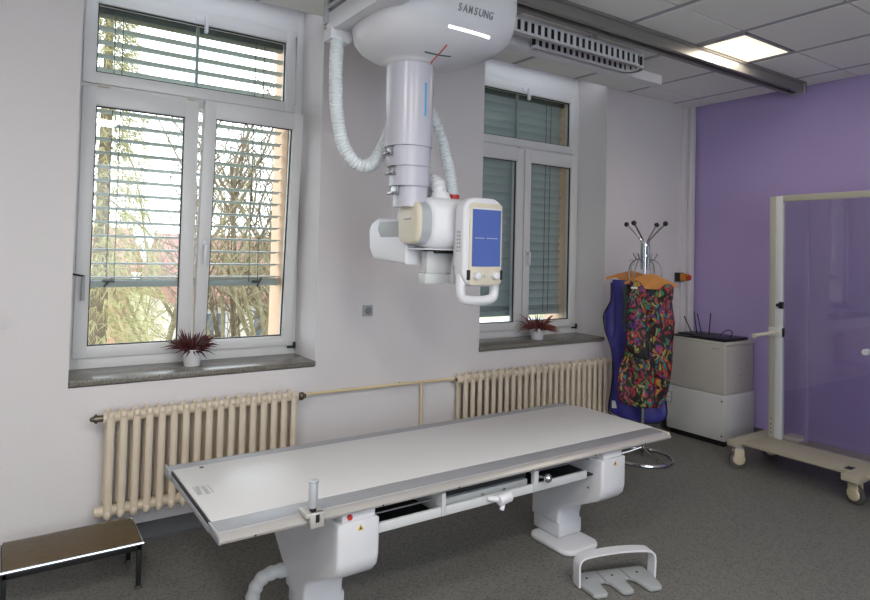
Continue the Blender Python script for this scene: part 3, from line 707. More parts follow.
# clamp with vertical post on the front rail
cl = thing('rail_clamp', (.925, 2.05, TZ), 'aluminium clamp with a short upright post on the front rail of the table', 'clamp')
MB().box((.892, 2.04, TZ + .001), (.958, 2.115, TZ + .018), .004).box((.905, 2.036, TZ - .034), (.958, 2.056, TZ + .018), .004).build('clamp_body', M['alup'], cl)
MB().box((.924, 2.0345, TZ - .015), (.938, 2.038, TZ + .012), .001).build('slot', M['black'], cl)
MB().cyl((.924, 2.062, TZ + .016), (.924, 2.062, TZ + .034), .012).build('neck', M['black'], cl)
MB().cyl((.924, 2.062, TZ + .030), (.924, 2.062, TZ + .118), .0165, n=24, bev=.002).cyl((.924, 2.062, TZ + .115), (.924, 2.062, TZ + .124), .0185, n=24, bev=.002).build('post', M['silver'], cl)

# ------------------------------------------------------------------ step stool
B_ = thing('step_stool', (.30, 3.17, 0), 'low step stool with brown top, chrome edge and black legs', 'step stool')
MB().box((.05, 3.03, .192), (.555, 3.31, .205), .003).build('step_surface', M['stepwood'], B_)
MB().tube([(.045, 3.022, .197), (.56, 3.022, .197), (.562, 3.318, .197), (.045, 3.318, .197)], .007, 8, 0, close=True).build('chrome_edge', M['chrome'], B_)
MB().box((.05, 3.026, .166), (.556, 3.044, .191), .002).box((.05, 3.296, .166), (.556, 3.312, .191), .002).box((.05, 3.03, .166), (.066, 3.31, .191), .002).box((.54, 3.03, .166), (.556, 3.31, .191), .002).build('frame', M['black'], B_)
for xx in (.047, .538):
    for yy in (3.026, 3.294):
        l = MB().box((xx, yy, .012), (xx + .020, yy + .020, .19), .002).build('leg', M['black'], B_)
        MB().cyl((xx + .01, yy + .01, 0), (xx + .01, yy + .01, .014), .016, .014, 14).build('rubber_foot', M['rubber'], l)

# ------------------------------------------------------------------ foot switch
F = thing('foot_switch', (2.38, 1.95, 0), 'grey three-pronged foot switch with a white carrying arch on the floor', 'foot switch')
ang = math.atan2(1.885 - 2.005, 2.555 - 2.205)
mxF = Matrix.Translation((2.205, 2.0, 0)) @ Matrix.Rotation(ang, 4, 'Z')
Ld = .37
def fx(P): return [tuple((mxF @ Vector((x, y, 0)))[:2]) for x, y in P]
plate = [(.0, .085), (.0, -.01), (.012, -.09), (.025, -.10), (.072, -.10), (.082, -.09), (.088, -.02), (.100, .006), (.122, .010), (.142, -.012), (.152, -.09), (.162, -.10), (.200, -.10), (.210, -.092), (.216, -.02), (.228, .006), (.250, .010), (.270, -.012), (.284, -.09), (.294, -.10), (.345, -.10), (.355, -.09), (.37, -.01), (.37, .085), (.35, .095), (.02, .095)]
pt = MB().prism(fx(plate), 2, .004, .022, .004); ptb = pt.build('base_plate', M['grey'], F)
MB().prism(fx([(.123, -.0), (.126, -.0), (.126, .09), (.123, .09)]), 2, .0215, .0225).prism(fx([(.246, -.0), (.249, -.0), (.249, .09), (.246, .09)]), 2, .0215, .0225).build('seam', M['dark'], ptb, smooth=False)
for i in range(3):
    c0 = mxF @ Vector((.05 + i * .13, .04, 0)); MB().cyl((c0.x, c0.y, .0215), (c0.x, c0.y, .0235), .006, n=12).build('screw', M['dark'], ptb)
for i, (x_, y_) in enumerate(((.02, .08), (.35, .08), (.05, -.085), (.18, -.085), (.31, -.085))):
    c0 = mxF @ Vector((x_, y_, 0)); MB().cyl((c0.x, c0.y, 0), (c0.x, c0.y, .006), .01, n=12).build('rubber_foot', M['rubber'], ptb)
# arch band
t = bmesh.new(); P2 = []
for x_, z_ in ((-.012, .006), (-.014, .09), (-.008, .118), (.012, .135), (.05, .142), (.12, .147), (.19, .149), (.26, .147), (.32, .142), (.358, .135), (.378, .118), (.384, .09), (.382, .006)): P2.append((x_, z_))
P2 = [(p_.x, p_.z) for p_ in catmull([(a, 0, b) for a, b in P2], 4)]
outer = []; n2 = len(P2)
for i, (x_, z_) in enumerate(P2):
    a = Vector(P2[max(0, i-1)]); b2 = Vector(P2[min(n2-1, i+1)]); d_ = (b2 - a).normalized(); nn = Vector((d_.y, -d_.x))
    outer.append([t.verts.new(mxF @ Vector((x_ + nn.x * s_, yy, z_ + nn.y * s_))) for s_, yy in ((0, -.005), (0, .05), (.009, .05), (.009, -.005))])
for A, B in zip(outer, outer[1:]):
    for q in range(4): t.faces.new((A[q], A[(q+1) % 4], B[(q+1) % 4], B[q]))
t.faces.new(outer[0]); t.faces.new(outer[-1])
mb = MB(); mb._merge(t); mb.build('carrying_arch', M['white'], F, ang=40)

# ------------------------------------------------------------------ potted plants
def plant(x, y, z, r, h, m, label, n, spread, seed):
    rnd = random.Random(seed)
    P = thing('potted_heather', (x, y, z), label, 'plant')
    MB().lathe([(r * .78, 0), (r * .8, .002), (r * .98, h * .8), (r * 1.04, h * .82), (r * 1.04, h), (r * .96, h), (r * .93, h * .86), (.001, h * .86)], (x, y, z), 28).build('pot', M['pot'], P)
    MB().cyl((x, y, z + h * .80), (x, y, z + h * .90), r * .92).build('soil', M['soil'], P)
    f = MB()
    for i in range(n):
        a = rnd.uniform(0, 2*PI); el = rnd.uniform(.05, 1.35); L_ = spread * rnd.uniform(.45, 1.15) * (1 if el < .9 else .85)
        d0 = Vector((math.cos(a) * math.cos(el), math.sin(a) * math.cos(el), math.sin(el)))
        p0 = Vector((x, y, z + h * .86)) + Vector((math.cos(a), math.sin(a), 0)) * r * .4
        p1 = p0 + d0 * L_ * .55; p2 = p0 + d0 * L_ + Vector((0, 0, -L_ * .22 * math.cos(el)))
        if p2.y > YG - .03: p2.y = YG - .03 - rnd.uniform(0, .03); p1.y = min(p1.y, YG - .04)
        w_ = rnd.uniform(.0025, .0048) * (r / .055)
        f.tube([p0, p1, p2], w_, 5, 4, rfun=lambda t_, w_=w_: w_ * (.45 + .9 * math.sin(PI * min(1, t_ * .9 + .1))) * (1 - .75 * t_ ** 3))
    f.build('foliage', m, P)
plant(.898, 3.675, .835, .052, .092, M['heather'], 'dark red spiky plant in a white pot on the left window sill', 150, .155, 3)
plant(3.47, 3.64, .835, .056, .085, M['heather2'], 'rusty brown spiky plant in a white pot on the right window sill', 140, .175, 5)

# ------------------------------------------------------------------ coat stand
OX, OY = 3.975, 3.033
SX, SY = 3.975, 3.033
CS = thing('coat_stand', (SX, SY, 0), 'chrome coat stand with black ball tips beside the grey cabinet', 'coat stand')
MB().cyl((SX, SY, .02), (SX, SY, 1.60), .011, n=16).build('pole', M['chrome'], CS)
rg = [(SX + .215 * math.cos(2*PI*i/36), SY + .215 * math.sin(2*PI*i/36), .014) for i in range(36)]
bs = MB().tube(rg, .013, 10, 0, close=True)
for a in (.4, .4 + 2*PI/3, .4 + 4*PI/3): bs.tube([(SX + .21 * math.cos(a), SY + .21 * math.sin(a), .016), (SX + .1 * math.cos(a), SY + .1 * math.sin(a), .05), (SX, SY, .09)], .009, 8, 6)
bs.build('base_ring', M['chrome'], CS)
u = Vector((.6, -.8, 0)); nrm = Vector((-.8, -.6, 0))
def SP(s_, n_, z_): return Vector((OX, OY, 0)) + u * s_ + nrm * n_ + Vector((0, 0, z_))
for aa in (30, 120, 210, 300):
    a = math.radians(aa); dx, dn = math.cos(a), math.sin(a)
    arm = MB().tube([SP(.03*dx, .03*dn, 1.40), SP(.032*dx, .032*dn, 1.50), SP(.032*dx, .032*dn, 1.60), SP(.045*dx, .045*dn, 1.63), SP(.10*dx, .10*dn, 1.685), SP(.155*dx, .155*dn, 1.735)], .006, 8, 6)
    o = arm.build('hook_arm', M['chrome'], CS)
    MB().sph(SP(.16*dx, .16*dn, 1.74), .019).build('ball_tip', M['black'], o)
    lo = MB().tube([SP(.03*dx, .03*dn, 1.60), SP(.03*dx, .03*dn, 1.50), SP(.045*dx, .045*dn, 1.475), SP(.075*dx, .075*dn, 1.478), SP(.10*dx, .10*dn, 1.52)], .0055, 8, 6)
    lo.build('lower_hook', M['chrome'], CS)
    ar = MB().tube([SP(.03*dx, .03*dn, 1.47), SP(.07*dx, .07*dn, 1.475), SP(.115*dx, .115*dn, 1.44), SP(.135*dx, .135*dn, 1.38), SP(.125*dx, .125*dn, 1.325)], .0055, 8, 6)
    ar.build('umbrella_arc', M['steel'], CS)
MB().cyl((SX, SY, 1.575), (SX, SY, 1.590), .032).build('hub', M['chrome'], CS); MB().cyl((SX, SY, 1.498), (SX, SY, 1.51), .032).build('hub', M['chrome'], CS)

OX, OY = 4.0, 3.0
def shell(rows, thick, cn, name, m, parent, seed=0, wave=.008, n=14, bulge=.6):
    """rows: (s_left, s_right, z) ; a padded garment panel around depth cn (towards the room)"""
    rnd = random.Random(seed); ph = rnd.uniform(0, 6)
    t = bmesh.new(); F_, K_ = [], []
    Z = [r[2] for r in rows]; zz0, zz1 = Z[0], Z[-1]
    R2 = []
    for a, b2 in zip(rows, rows[1:]):
        m_ = max(1, int(abs(a[2] - b2[2]) / .025))
        for q in range(m_): f_ = q / m_; R2.append(tuple(a[i] * (1 - f_) + b2[i] * f_ for i in range(3)))
    R2.append(rows[-1])
    nr = len(R2)
    for ri, (sl, sr, z) in enumerate(R2):
        ef = min(1, min(ri, nr - 1 - ri) / 2 + .25)
        fr_, bk_ = [], []
        for j in range(n + 1):
            q = j / n; s_ = sl + (sr - sl) * q; e = (1 - abs(2*q - 1) ** 4) ** .5 * ef
            wv = wave * math.sin(s_ * 38 + z * 5 + ph) + wave * .7 * math.sin(z * 17 + s_ * 9 + ph * 2)
            fr_.append(t.verts.new(SP(s_, cn + wv + thick * e, z)));  bk_.append(t.verts.new(SP(s_, cn + wv - thick * .7 * e - .002, z)))
        F_.append(fr_); K_.append(bk_)
    for i in range(nr - 1):
        for j in range(n):
            t.faces.new((F_[i][j], F_[i][j+1], F_[i+1][j+1], F_[i+1][j])); t.faces.new((K_[i][j], K_[i+1][j], K_[i+1][j+1], K_[i][j+1]))
        t.faces.new((F_[i][0], F_[i+1][0], K_[i+1][0], K_[i][0])); t.faces.new((F_[i][n], K_[i][n], K_[i+1][n], F_[i+1][n]))
    for j in range(n):
        t.faces.new((F_[0][j], K_[0][j], K_[0][j+1], F_[0][j+1])); t.faces.new((F_[-1][j], F_[-1][j+1], K_[-1][j+1], K_[-1][j]))
    mb = MB(); mb._merge(t); return mb.build(name, m, parent, ang=60)

# patterned apron
V = thing('lead_apron', SP(0, .12, .40), 'colourful feather-patterned lead apron hanging at the front of the coat stand', 'apron')
shell([(-.163, .152, 1.215), (-.157, .15, 1.17), (-.165, .158, 1.10), (-.172, .170, 1.03), (-.170, .165, .95), (-.166, .158, .86), (-.185, .158, .76), (-.205, .150, .68), (-.216, .142, .60), (-.214, .125, .52), (-.205, .10, .455), (-.17, .085, .420), (-.10, .075, .405)], .022, .115, 'front_panel', M['print'], V, 1, .010, 20)
shell([(-.150, -.055, 1.322), (-.158, -.035, 1.28), (-.160, -.012, 1.235), (-.162, .0, 1.19)], .016, .125, 'shoulder_strap', M['print'], V, 2, .003, 8)
shell([(.070, .150, 1.308), (.055, .158, 1.28), (.025, .156, 1.235), (.005, .154, 1.19)], .016, .125, 'shoulder_strap', M['print'], V, 3, .003, 8)
shell([(-.10, .10, 1.29), (-.12, .12, 1.20), (-.13, .13, 1.10)], .006, .085, 'lining', M['greencloth'], V, 4, .003, 8)
shell([(-.20, -.12, 1.275), (-.19, -.10, 1.20), (-.195, -.10, 1.05), (-.19, -.11, .98)], .010, .098, 'side_flap', M['greencloth'], V, 5, .004, 6)
shell([(-.165, -.03, .93), (-.165, -.01, .88), (-.15, .0, .82), (-.10, .0, .77), (-.04, -.002, .755)], .012, .148, 'pocket_flap', M['blackcloth'], V, 6, .003, 8)
shell([(-.168, -.045, .955), (-.166, -.028, .90), (-.150, -.015, .845), (-.105, -.02, .80)], .011, .157, 'hip_panel', M['print'], V, 7, .003, 8)
MB().box((0, 0, 0), (.045, .003, .012), 0, 1, Matrix.Translation(SP(-.135, .148, 1.262)) @ Matrix.Rotation(math.atan2(-.8, .6), 4, 'Z')).build('label_tag', M['label'], V)
# blue apron
Q = thing('lead_apron', SP(0, -.10, .25), 'plain blue lead apron hanging on the wall side of the coat stand', 'apron')
shell([(-.285, -.12, 1.295), (-.283, -.10, 1.20), (-.290, -.05, 1.14), (-.325, .02, 1.07), (-.337, .05, 1.02), (-.322, .07, .92), (-.295, .08, .84), (-.272, .09, .76), (-.262, .10, .62), (-.272, .112, .48), (-.282, .122, .40), (-.290, .125, .33), (-.285, .115, .295), (-.20, .09, .262), (-.10, .05, .250)], .018, -.10, 'back_panel', M['bluecloth'], Q, 8, .010, 20)
shell([(-.278, -.17, 1.315), (-.27, -.165, 1.20), (-.262, -.160, 1.10), (-.255, -.158, .95), (-.275, -.155, .86), (-.285, -.15, .80)], .014, -.066, 'front_flap', M['bluecloth'], Q, 9, .008, 8)
pp = MB()
pp.tube([SP(-.288, -.095, 1.29), SP(-.286, -.095, 1.20), SP(-.293, -.095, 1.14), SP(-.328, -.095, 1.07), SP(-.341, -.095, 1.02), SP(-.326, -.095, .92), SP(-.298, -.095, .84), SP(-.275, -.095, .76), SP(-.265, -.095, .62), SP(-.275, -.095, .48), SP(-.285, -.095, .40), SP(-.293, -.095, .33), SP(-.28, -.095, .285), SP(-.20, -.095, .258), SP(-.08, -.095, .246), SP(.05, -.095, .248), SP(.105, -.095, .28), SP(.128, -.095, .33), SP(.12, -.095, .42)], .006, 6, 5)
pp.build('piping', M['blackcloth'], Q)
MB().box((0, 0, 0), (.035, .003, .055), 0, 1, Matrix.Translation(SP(-.268, -.078, .335)) @ Matrix.Rotation(math.atan2(-.8, .6), 4, 'Z')).build('label_tag', M['label'], Q)
# hangers
def hanger(sc, cn, z, half, label, rise):
    Hh = thing('coat_hanger', SP(sc, cn, z), label, 'coat hanger', None)
    poly_t = [(-half, z - .008), (-half * .6, z + rise * .5), (-.05, z + rise), (0, z + rise + .012), (.05, z + rise), (half * .6, z + rise * .4), (half, z - .02)]
    poly_b = [(half, z - .042), (half * .62, z - .018 + rise * .2), (.05, z - .055), (-.04, z - .055), (-half * .6, z - .015 + rise * .2), (-half, z - .030)]
    t = bmesh.new(); P_ = poly_t + poly_b
    A = [t.verts.new(SP(sc + a, cn - .008, b2)) for a, b2 in P_]; B = [t.verts.new(SP(sc + a, cn + .008, b2)) for a, b2 in P_]
    t.faces.new(A); t.faces.new(B[::-1])
    for i in range(len(P_)): t.faces.new((A[i], B[i], B[(i+1) % len(P_)], A[(i+1) % len(P_)]))
    mb = MB(); mb._merge(t); mb.build('hanger_bar', M['wood'], Hh)
    MB().tube([SP(sc, cn, z + rise), SP(sc, cn, z + rise + .045), SP(sc + .02, cn, z + rise + .065), SP(sc + .005, cn * .92, z + rise + .095), SP(sc - .015, cn * .9, z + rise + .08)], .0025, 6, 6).build('hook', M['steel'], Hh)
hanger(0, .125, 1.318, .18, 'orange wooden hanger holding the patterned apron', .045)
hanger(-.14, -.09, 1.34, .185, 'orange wooden hanger holding the blue apron', .035)

# emergency switch on the wall
E_ = thing('emergency_switch', (5.06, 3.49, 1.32), 'yellow emergency switch with red button on the wall by the corner', 'switch')
MB().box((5.02, 3.46, 1.280), (5.095, YW, 1.360), .004).build('mounting_plate', M['black'], E_)
MB().box((5.025, 3.405, 1.288), (5.09, 3.463, 1.352), .006).build('switch_box', M['wood'], E_)
MB().cyl((5.055, 3.405, 1.32), (5.055, 3.388, 1.32), .014).cyl((5.055, 3.392, 1.32), (5.055, 3.375, 1.32), .024, bev=.005).build('red_button', M['red'], E_)

# ------------------------------------------------------------------ cabinets by the purple wall
c = thing('lower_cabinet', (5.0, 3.13, 0), 'light grey lower cabinet on the floor against the purple wall', 'cabinet')
MB().box((4.776, 2.87, .045), (5.21, 3.40, .405), .005).build('body', M['cab2'], c)
MB().box((4.80, 2.89, 0), (5.20, 3.38, .046)).build('plinth', M['black'], c)
MB().cyl((4.777, 2.895, .36), (4.772, 2.895, .36), .007, n=10).cyl((4.777, 2.895, .085), (4.772, 2.895, .085), .007, n=10).build('screws', M['black'], c)
c = thing('upper_cabinet', (5.0, 3.13, .405), 'beige grey equipment box standing on the lower cabinet', 'cabinet')
MB().box((4.785, 2.875, .4055), (5.20, 3.39, .80), .012, 3).box((4.79, 2.87, .79), (5.205, 3.395, .825), .012, 3).build('body', M['cab'], c)
v = MB()
for i in range(6):
    for j in range(2): v.box((4.98 + j * .09, 2.872, .50 + i * .05), (5.02 + j * .09, 2.877, .506 + i * .05))
v.build('vent_slots', M['grey'], c, smooth=False)
v = MB()
for i in range(6): v.box((4.7835, 2.925 + i * .012, .765), (4.786, 2.933 + i * .012, .773))
v.build('small_lettering', M['letter'], c, smooth=False)
s = MB().box((4.7765, 3.32, .29), (4.7775, 3.32, .29)) if False else None
so = thing('wall_outlet', (4.772, 3.385, .28), 'small grey outlet box on the lower cabinet beside the aprons', 'outlet')
MB().box((4.764, 3.345, .255), (4.777, 3.40, .355), .003).build('cover', M['grey'], so)
MB().box((4.7625, 3.355, .27), (4.7645, 3.39, .30)).box((4.7625, 3.355, .31), (4.7645, 3.39, .34)).build('insert', M['lgrey'], so)
# black device with antennas
rt = thing('antenna_box', (4.97, 3.12, .826), 'flat black box with thin antennas and a looped cable on the grey cabinet', 'device')
MB().box((4.80, 2.89, .826), (5.14, 3.20, .850), .006).box((4.86, 3.12, .826), (5.12, 3.36, .852), .006).box((4.80, 3.18, .826), (4.90, 3.38, .838), .003).build('casing', M['black'], rt)
for (a, b2) in (((4.95, 3.28, .84), (4.95, 3.36, .985)), ((4.95, 3.235, .84), (4.95, 3.265, 1.035)), ((4.95, 3.19, .84), (4.95, 3.235, 1.02)), ((4.95, 3.125, .84), (4.95, 3.11, 1.035))):
    MB().cyl(a, b2, .0045, n=8).build('antenna', M['black'], rt)
MB().tube([(4.95, 3.03, .845), (4.95, 3.0, .885), (4.95, 2.95, .91), (4.95, 2.92, .90), (4.95, 2.925, .87), (4.96, 2.95, .845)], .004, 8, 6).build('cable_loop', M['black'], rt)

# ------------------------------------------------------------------ mobile protective screen
K = thing('protective_screen', (4.62, 2.0, 0), 'mobile radiation protection screen with clear panel on a beige wheeled base', 'screen')
YA, YZ = 1.15, 2.48
MB().box((4.42, 1.10, .168), (4.90, 2.53, .19), .003).build('platform', M['beigelam'], K)
for yy in (1.78, 2.53):
    MB().box((4.38, yy, .150), (4.90, yy + .085, .192), .004).build('cross_beam', M['beigelam'], K) if yy > 2 else None
MB().box((4.33, 1.735, .150), (4.92, 1.84, .193), .004).build('cross_beam', M['beigelam'], K)
MB().box((4.42, 2.42, .19), (4.425, 2.421, .19)) if False else None
MB().box((4.45, 1.83, .191), (4.51, 1.87, .196), .001).build('latch_plate', M['dark'], K); MB().box((4.82, 1.83, .191), (4.87, 1.87, .196), .001).build('latch_plate', M['dark'], K)
p_ = MB().box((4.725, 2.455, .19), (4.765, 2.50, 1.965), .003).build('post', M['postgrey'], K)
MB().box((4.722, 2.405, .19), (4.768, 2.456, 1.965), .003).build('post_cover', M['lgrey'], K)
hl = MB()
for zz in (.23, .26, .29, .33): hl.cyl((4.726, 2.478, zz), (4.7235, 2.478, zz), .005, n=8)
hl.build('post_holes', M['dark'], p_)
MB().box((4.728, 1.10, 1.925), (4.762, 2.42, 1.97), .003).build('top_rail', M['postgrey'], K)
MB().box((4.738, 1.10, .19), (4.752, 2.41, 1.928)).build('clear_panel', M['acryl'], K, smooth=False)
up_ = MB().box((4.83, 2.272, .19), (4.845, 2.297, 1.94), .002).build('rear_strip', M['purple'], K)  # slim purple strip behind the clear panel, with a row of small marks
h_ = MB(); zz = .3
while zz < 1.9: h_.box((4.8285, 2.280, zz), (4.831, 2.288, zz + .018)); zz += .045
h_.build('strip_marks', M['grid'], up_, smooth=False)
MB().box((4.76, 2.30, .19), (4.90, 2.42, .215), .003).build('rear_foot', M['beige'], K)
MB().cyl((4.73, 2.44, .966), (4.42, 2.44, .958), .013, n=14).cyl((4.44, 2.44, .958), (4.41, 2.44, .958), .016, n=14).build('push_rod', M['beige'], K)
MB().box((4.718, 2.405, .93), (4.775, 2.50, 1.0), .003).build('clamp', M['lgrey'], K)
MB().cyl((4.74, 2.425, 1.165), (4.70, 2.425, 1.165), .014, n=14).box((4.715, 2.40, 1.14), (4.74, 2.425, 1.19), .002).build('lock_knob', M['black'], K)
MB().cyl((4.74, 1.856, .905), (4.70, 1.856, .905), .02, n=16).build('panel_knob', M['lgrey'], K)
def caster(x, y, rz, lab):
    cs = thing('tmpc', (0, 0, 0)); bpy.data.objects.remove(cs)
    mx = Matrix.Translation((x, y, 0)) @ Matrix.Rotation(rz, 4, 'Z')
    m1 = MB().box((-.03, -.022, .125), (.03, .022, .152), .004, 2, mx)
    cst = m1.build('caster', M['steel'], K)
    a = mx @ Vector((0, -.012, .062)); b2 = mx @ Vector((0, .012, .062))
    MB().cyl(a, b2, .062, n=28, bev=.004).build('tyre', M['rubber'], cst)
    s2 = MB()
    for sg in (-1, 1):
        a = mx @ Vector((0, sg * .014, .066)); b2 = mx @ Vector((0, sg * .026, .066))
        s2.cyl(a, b2, .046, .038, n=28, bev=.003); s2.box((-.035, min(sg * .014, sg * .024), .07), (.035, max(sg * .014, sg * .024), .14), .008, 2, mx)
    s2.build('wheel_cover', M['wheelcream'], cst)
    return cst
caster(4.42, 2.55, math.radians(-38), '')
caster(4.41, 1.79, math.radians(70), '')
caster(4.86, 2.55, math.radians(-38), '')
caster(4.86, 1.79, math.radians(70), '')

# ------------------------------------------------------------------ outside
GZ = -3.4
tag(MB().box((-30, 5.5, GZ - .3), (70, 80, GZ)).build('ground', M['lawn'], smooth=False), kind='structure')
def tree(x, y, h, m, seed, label, r0=.14, lean=0, nb=15, depth=3, group='bare trees outside the window'):
    rnd = random.Random(seed); T_ = thing('bare_tree', (x, y, GZ), label, 'tree', group)
    mb = MB(); tw = MB(); cnt = [0]
    def branch(p, d, L_, r, lv):
        if cnt[0] > 1500: return
        cnt[0] += 1
        pts = [p.copy()]; q = p.copy(); dd = d.copy()
        ns = 4
        for i in range(ns):
            dd = (dd + Vector((rnd.uniform(-1, 1), rnd.uniform(-1, 1), rnd.uniform(-.5, .9))) * .22).normalized(); q = q + dd * L_ / ns; pts.append(q.copy())
        (mb if lv < 2 else tw).tube(pts, r, 6 if lv < 2 else 3, 2 if lv < 2 else 0, rfun=lambda t_: r * (1 - .65 * t_))
        if lv >= depth: return
        k_ = nb if lv == 0 else (7 if lv == 1 else 5)
        for i in range(k_):
            f_ = rnd.uniform(.25 if lv else .18, 1); j = min(ns - 1, int(f_ * ns)); b0 = pts[j].lerp(pts[j+1], f_ * ns - j if f_ * ns - j <= 1 else 1)
            a = rnd.uniform(0, 2*PI); el = rnd.uniform(.3, 1.1) if lv == 0 else rnd.uniform(.0, 1.1)
            side = Vector((math.cos(a) * math.cos(el), math.sin(a) * math.cos(el), math.sin(el)))
            nd = (dd * .35 + side).normalized()
            branch(b0, nd, L_ * rnd.uniform(.42, .62) * (1.05 - .3 * f_), r * .48 * (1.1 - .4 * f_), lv + 1)
    branch(Vector((x, y, GZ)), Vector((lean, 0, 1)).normalized(), h, r0 * .72, 0)
    mb.build('trunk', m, T_); tw.build('twigs', m, T_, smooth=False)
specs = [(3.0, 11.5, 8.5, .15, .10, 'leafless tree nearest the left pane of the left window'),
         (4.7, 13.5, 9, .13, -.05, None), (5.0, 15.5, 9.5, .16, .12, None), (6.2, 16.5, 9, .13, .15, None),
         (3.6, 17.5, 10, .14, -.08, None), (8.0, 19.0, 10, .15, .0, None), (4.4, 12.2, 6.0, .10, .28, None)]
TL = ['leafless tree with a trunk behind the left half of the left window', 'leafless tree seen near the middle post of the left window', 'leafless tree forking in front of the white house', 'leafless tree leaning right in front of the white house',
      'tall thin leafless tree far behind the others', 'leafless tree farthest right behind the right casement', 'small leaning leafless tree with low branches']
for i, (x, y, h, r0, ln, _) in enumerate(specs):
    tree(x, y, h * .74, M['bark'] if i % 2 == 0 else M['bark2'], 20 + i, TL[i], r0, ln)
def conifer(x, y, h, R_, seed, label, n):
    rnd = random.Random(seed); T_ = thing('conifer', (x, y, GZ), label, 'tree')
    MB().cyl((x, y, GZ), (x, y, GZ + h), .16, .02, 8).build('trunk', M['bark2'], T_)
    f = bmesh.new()
    for i in range(n):
        z = rnd.uniform(.08, 1) ; a = rnd.uniform(0, 2*PI); rr = R_ * (1 - z) ** .8 * rnd.uniform(.35, 1)
        p0 = Vector((x + math.cos(a) * rr, y + math.sin(a) * rr, GZ + h * z))
        for q in range(5):
            L_ = rnd.uniform(.10, .26); d = Vector((math.cos(a) + rnd.uniform(-.8, .8), math.sin(a) + rnd.uniform(-.8, .8), rnd.uniform(-1.3, .1))).normalized()
            s_ = d.cross(Vector((rnd.uniform(-1, 1), rnd.uniform(-1, 1), 1))).normalized() * rnd.uniform(.003, .007)
            A = [f.verts.new(p0 + s_), f.verts.new(p0 - s_), f.verts.new(p0 + d * L_)]; f.faces.new(A)
    mb = MB(); me = bpy.data.meshes.new('t'); f.to_mesh(me); f.free(); mb.bm.from_mesh(me); bpy.data.meshes.remove(me)
    o = mb.build('foliage', M['needle'], T_, smooth=False)
conifer(1.05, 9.0, 9.5, 1.2, 4, 'yellow-green conifer behind the left edge of the left window', 7000)
conifer(2.2, 18.5, 5.2, 1.7, 6, 'wide pale green conifer farther back in the garden', 3000)
# shrubs near the ground
for i, (x, y, r_) in enumerate(((3.2, 15, 1.6), (5.6, 14, 1.2), (8.6, 18.0, 1.7))):
    rnd = random.Random(50 + i); S_ = thing('shrub', (x, y, GZ), ['twiggy green shrub behind the left casement', 'twiggy green shrub below the leafless trees', 'twiggy green shrub beside the right end of the white house'][i], 'shrub')
    f = bmesh.new()
    for j in range(1800):
        a = rnd.uniform(0, 2*PI); e = rnd.uniform(0, 1.5); rr = r_ * rnd.uniform(.5, 1)
        p0 = Vector((x + math.cos(a) * math.cos(e) * rr, y + math.sin(a) * math.cos(e) * rr, GZ + math.sin(e) * rr * 1.3))
        d = Vector((rnd.uniform(-1, 1), rnd.uniform(-1, 1), rnd.uniform(-.2, 1))).normalized(); s_ = d.cross(Vector((0, 1, .3))).normalized() * .009
        f.faces.new([f.verts.new(p0 + s_), f.verts.new(p0 - s_), f.verts.new(p0 + d * .22)])
    mb = MB(); me = bpy.data.meshes.new('t'); f.to_mesh(me); f.free(); mb.bm.from_mesh(me); bpy.data.meshes.remove(me)
    mb.build('foliage', M['needle'], S_, smooth=False)
    st_ = MB()
    for j in range(7):
        a = rnd.uniform(0, 2*PI); st_.cyl((x, y, GZ), (x + math.cos(a) * r_ * .6, y + math.sin(a) * r_ * .6, GZ + r_), .03, .008, 5)
    st_.build('stems', M['bark'], S_)
def house(x0, x1, y0, y1, zt, zr, mw, label, wins):
    H_ = thing('house', ((x0 + x1) / 2, (y0 + y1) / 2, GZ), label, 'house')
    MB().box((x0, y0, GZ), (x1, y1, zt)).build('walls', mw, H_, smooth=False)
    ym = (y0 + y1) / 2
    MB().prism([(y0 - .5, zt - .05), (ym, zr), (y1 + .5, zt - .05), (y1 + .5, zt - .2), (y0 - .5, zt - .2)], 0, x0 - .4, x1 + .4).build('roof', M['rooftile'], H_, smooth=False)
    for (a, b2, c_, d_) in wins:
        o = MB().box((a, y0 - .05, c_), (b2, y0 + .02, d_)).build('window', M['pvc'], H_, smooth=False)
        w2 = (b2 - a) / 2
        MB().box((a + .08, y0 - .07, c_ + .08), (a + w2 - .04, y0 - .04, d_ - .08)).box((a + w2 + .04, y0 - .07, c_ + .08), (b2 - .08, y0 - .04, d_ - .08)).build('panes', M['housewin'], o, smooth=False)
house(4.9, 13, 21, 27, -.15, 1.9, M['plaster'], 'white house with a red tiled roof behind the leafless trees', [(5.4, 6.2, -1.7, -.6), (7.0, 8.2, -1.75, -.55), (9.2, 10.2, -1.7, -.6), (11, 12, -1.7, -.6)])
house(-2, 4.4, 28, 34, .6, 2.2, M['redwall'], 'pinkish house farther left behind the conifers', [(.0, 1.0, -1.2, 0), (2.4, 3.4, -1.2, 0)])

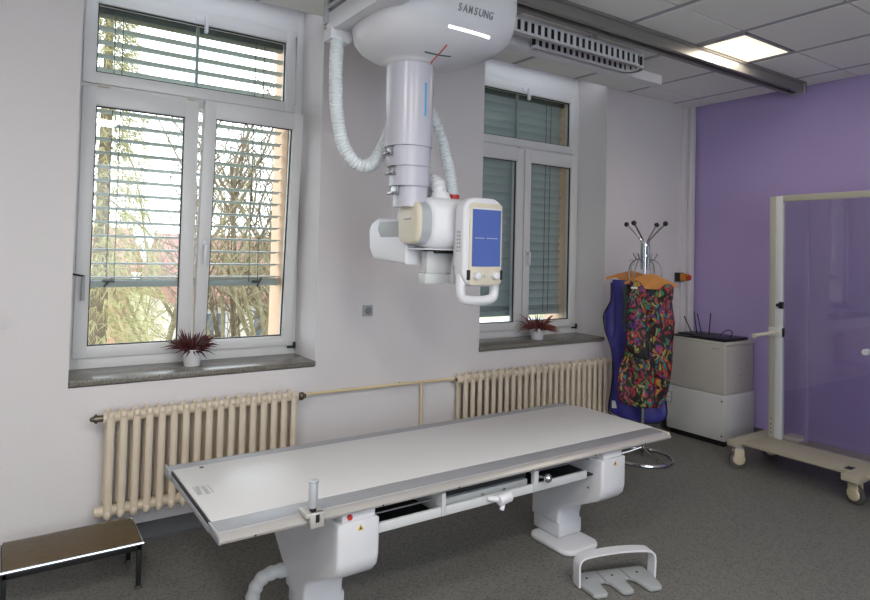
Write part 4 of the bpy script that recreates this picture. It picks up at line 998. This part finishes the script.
# ------------------------------------------------------------------ lights
wd = bpy.data.worlds.new('World'); bpy.context.scene.world = wd; wd.use_nodes = True
bg = wd.node_tree.nodes['Background']; bg.inputs[0].default_value = (.86, .92, 1, 1); bg.inputs[1].default_value = 5.2
def area(name, loc, sx, sy, e, col, rot=(0, 0, 0)):
    L_ = bpy.data.lights.new(name, 'AREA'); L_.shape = 'RECTANGLE'; L_.size = sx; L_.size_y = sy; L_.energy = e; L_.color = col
    o = bpy.data.objects.new(name, L_); o.location = loc; o.rotation_euler = rot; C.objects.link(o); return o
# unseen ceiling panels added as fill light for the room
lamps = [((-.478, .696, -1.02 + 0), 0)]
def cell(x, y):
    xs = [XL] + [q for q in XB if q > XL + .05] + [XP]; ys = [YB] + sorted(q for q in YBs if q > YB + .05) + [YW]
    for a, b2 in zip(xs, xs[1:]):
        if a <= x < b2: X_ = (a, b2)
    for a, b2 in zip(ys, ys[1:]):
        if a <= y < b2: Y_ = (a, b2)
    return X_[0], X_[1], Y_[0], Y_[1]
for i, (x, y, e) in enumerate(((.81, -.73, 45), (-.47, .98, 42), (2.1, -.73, 25))):
    a, b2, c_, d_ = cell(x, y)
    lamp(a + .03, b2 - .03, c_ + .006, d_ - .006, ['unseen ceiling panel added as fill light behind the camera', 'unseen ceiling panel added as fill light left of the camera', 'unseen ceiling panel added as fill light right of the camera'][i])
    area('panel_or_fill_lamp', ((a + b2) / 2, (c_ + d_) / 2, ZC - .01), .5, .5, e, (1, .95, .88))  # fill lamp under each added panel
area('panel_or_fill_lamp', (4.03, 2.3, ZC - .01), .45, .25, 6, (1, .9, .75))

# ------------------------------------------------------------------ camera
cam = bpy.data.cameras.new('camera'); co = bpy.data.objects.new('camera', cam); C.objects.link(co)
r = Vector((0.82524474, -0.56427052, 0.02387256)); up = Vector((-0.03542313, -0.00952781, 0.99932698)); fw = Vector((0.5636633, 0.82553498, 0.027851))
mw = Matrix((( r.x, up.x, -fw.x, 0), (r.y, up.y, -fw.y, 0), (r.z, up.z, -fw.z, 1.5), (0, 0, 0, 1)))
co.matrix_world = mw
cam.sensor_width = 36; cam.lens = 635.405 / 870 * 36; cam.shift_y = -(300 - 233.455) / 870; cam.shift_x = 0; cam.clip_start = .02; cam.clip_end = 300
bpy.context.scene.camera = co
vs = bpy.context.scene.view_settings
vs.view_transform = 'Standard'; vs.look = 'None'; vs.gamma = 1; vs.use_curve_mapping = False; vs.exposure = 0.03
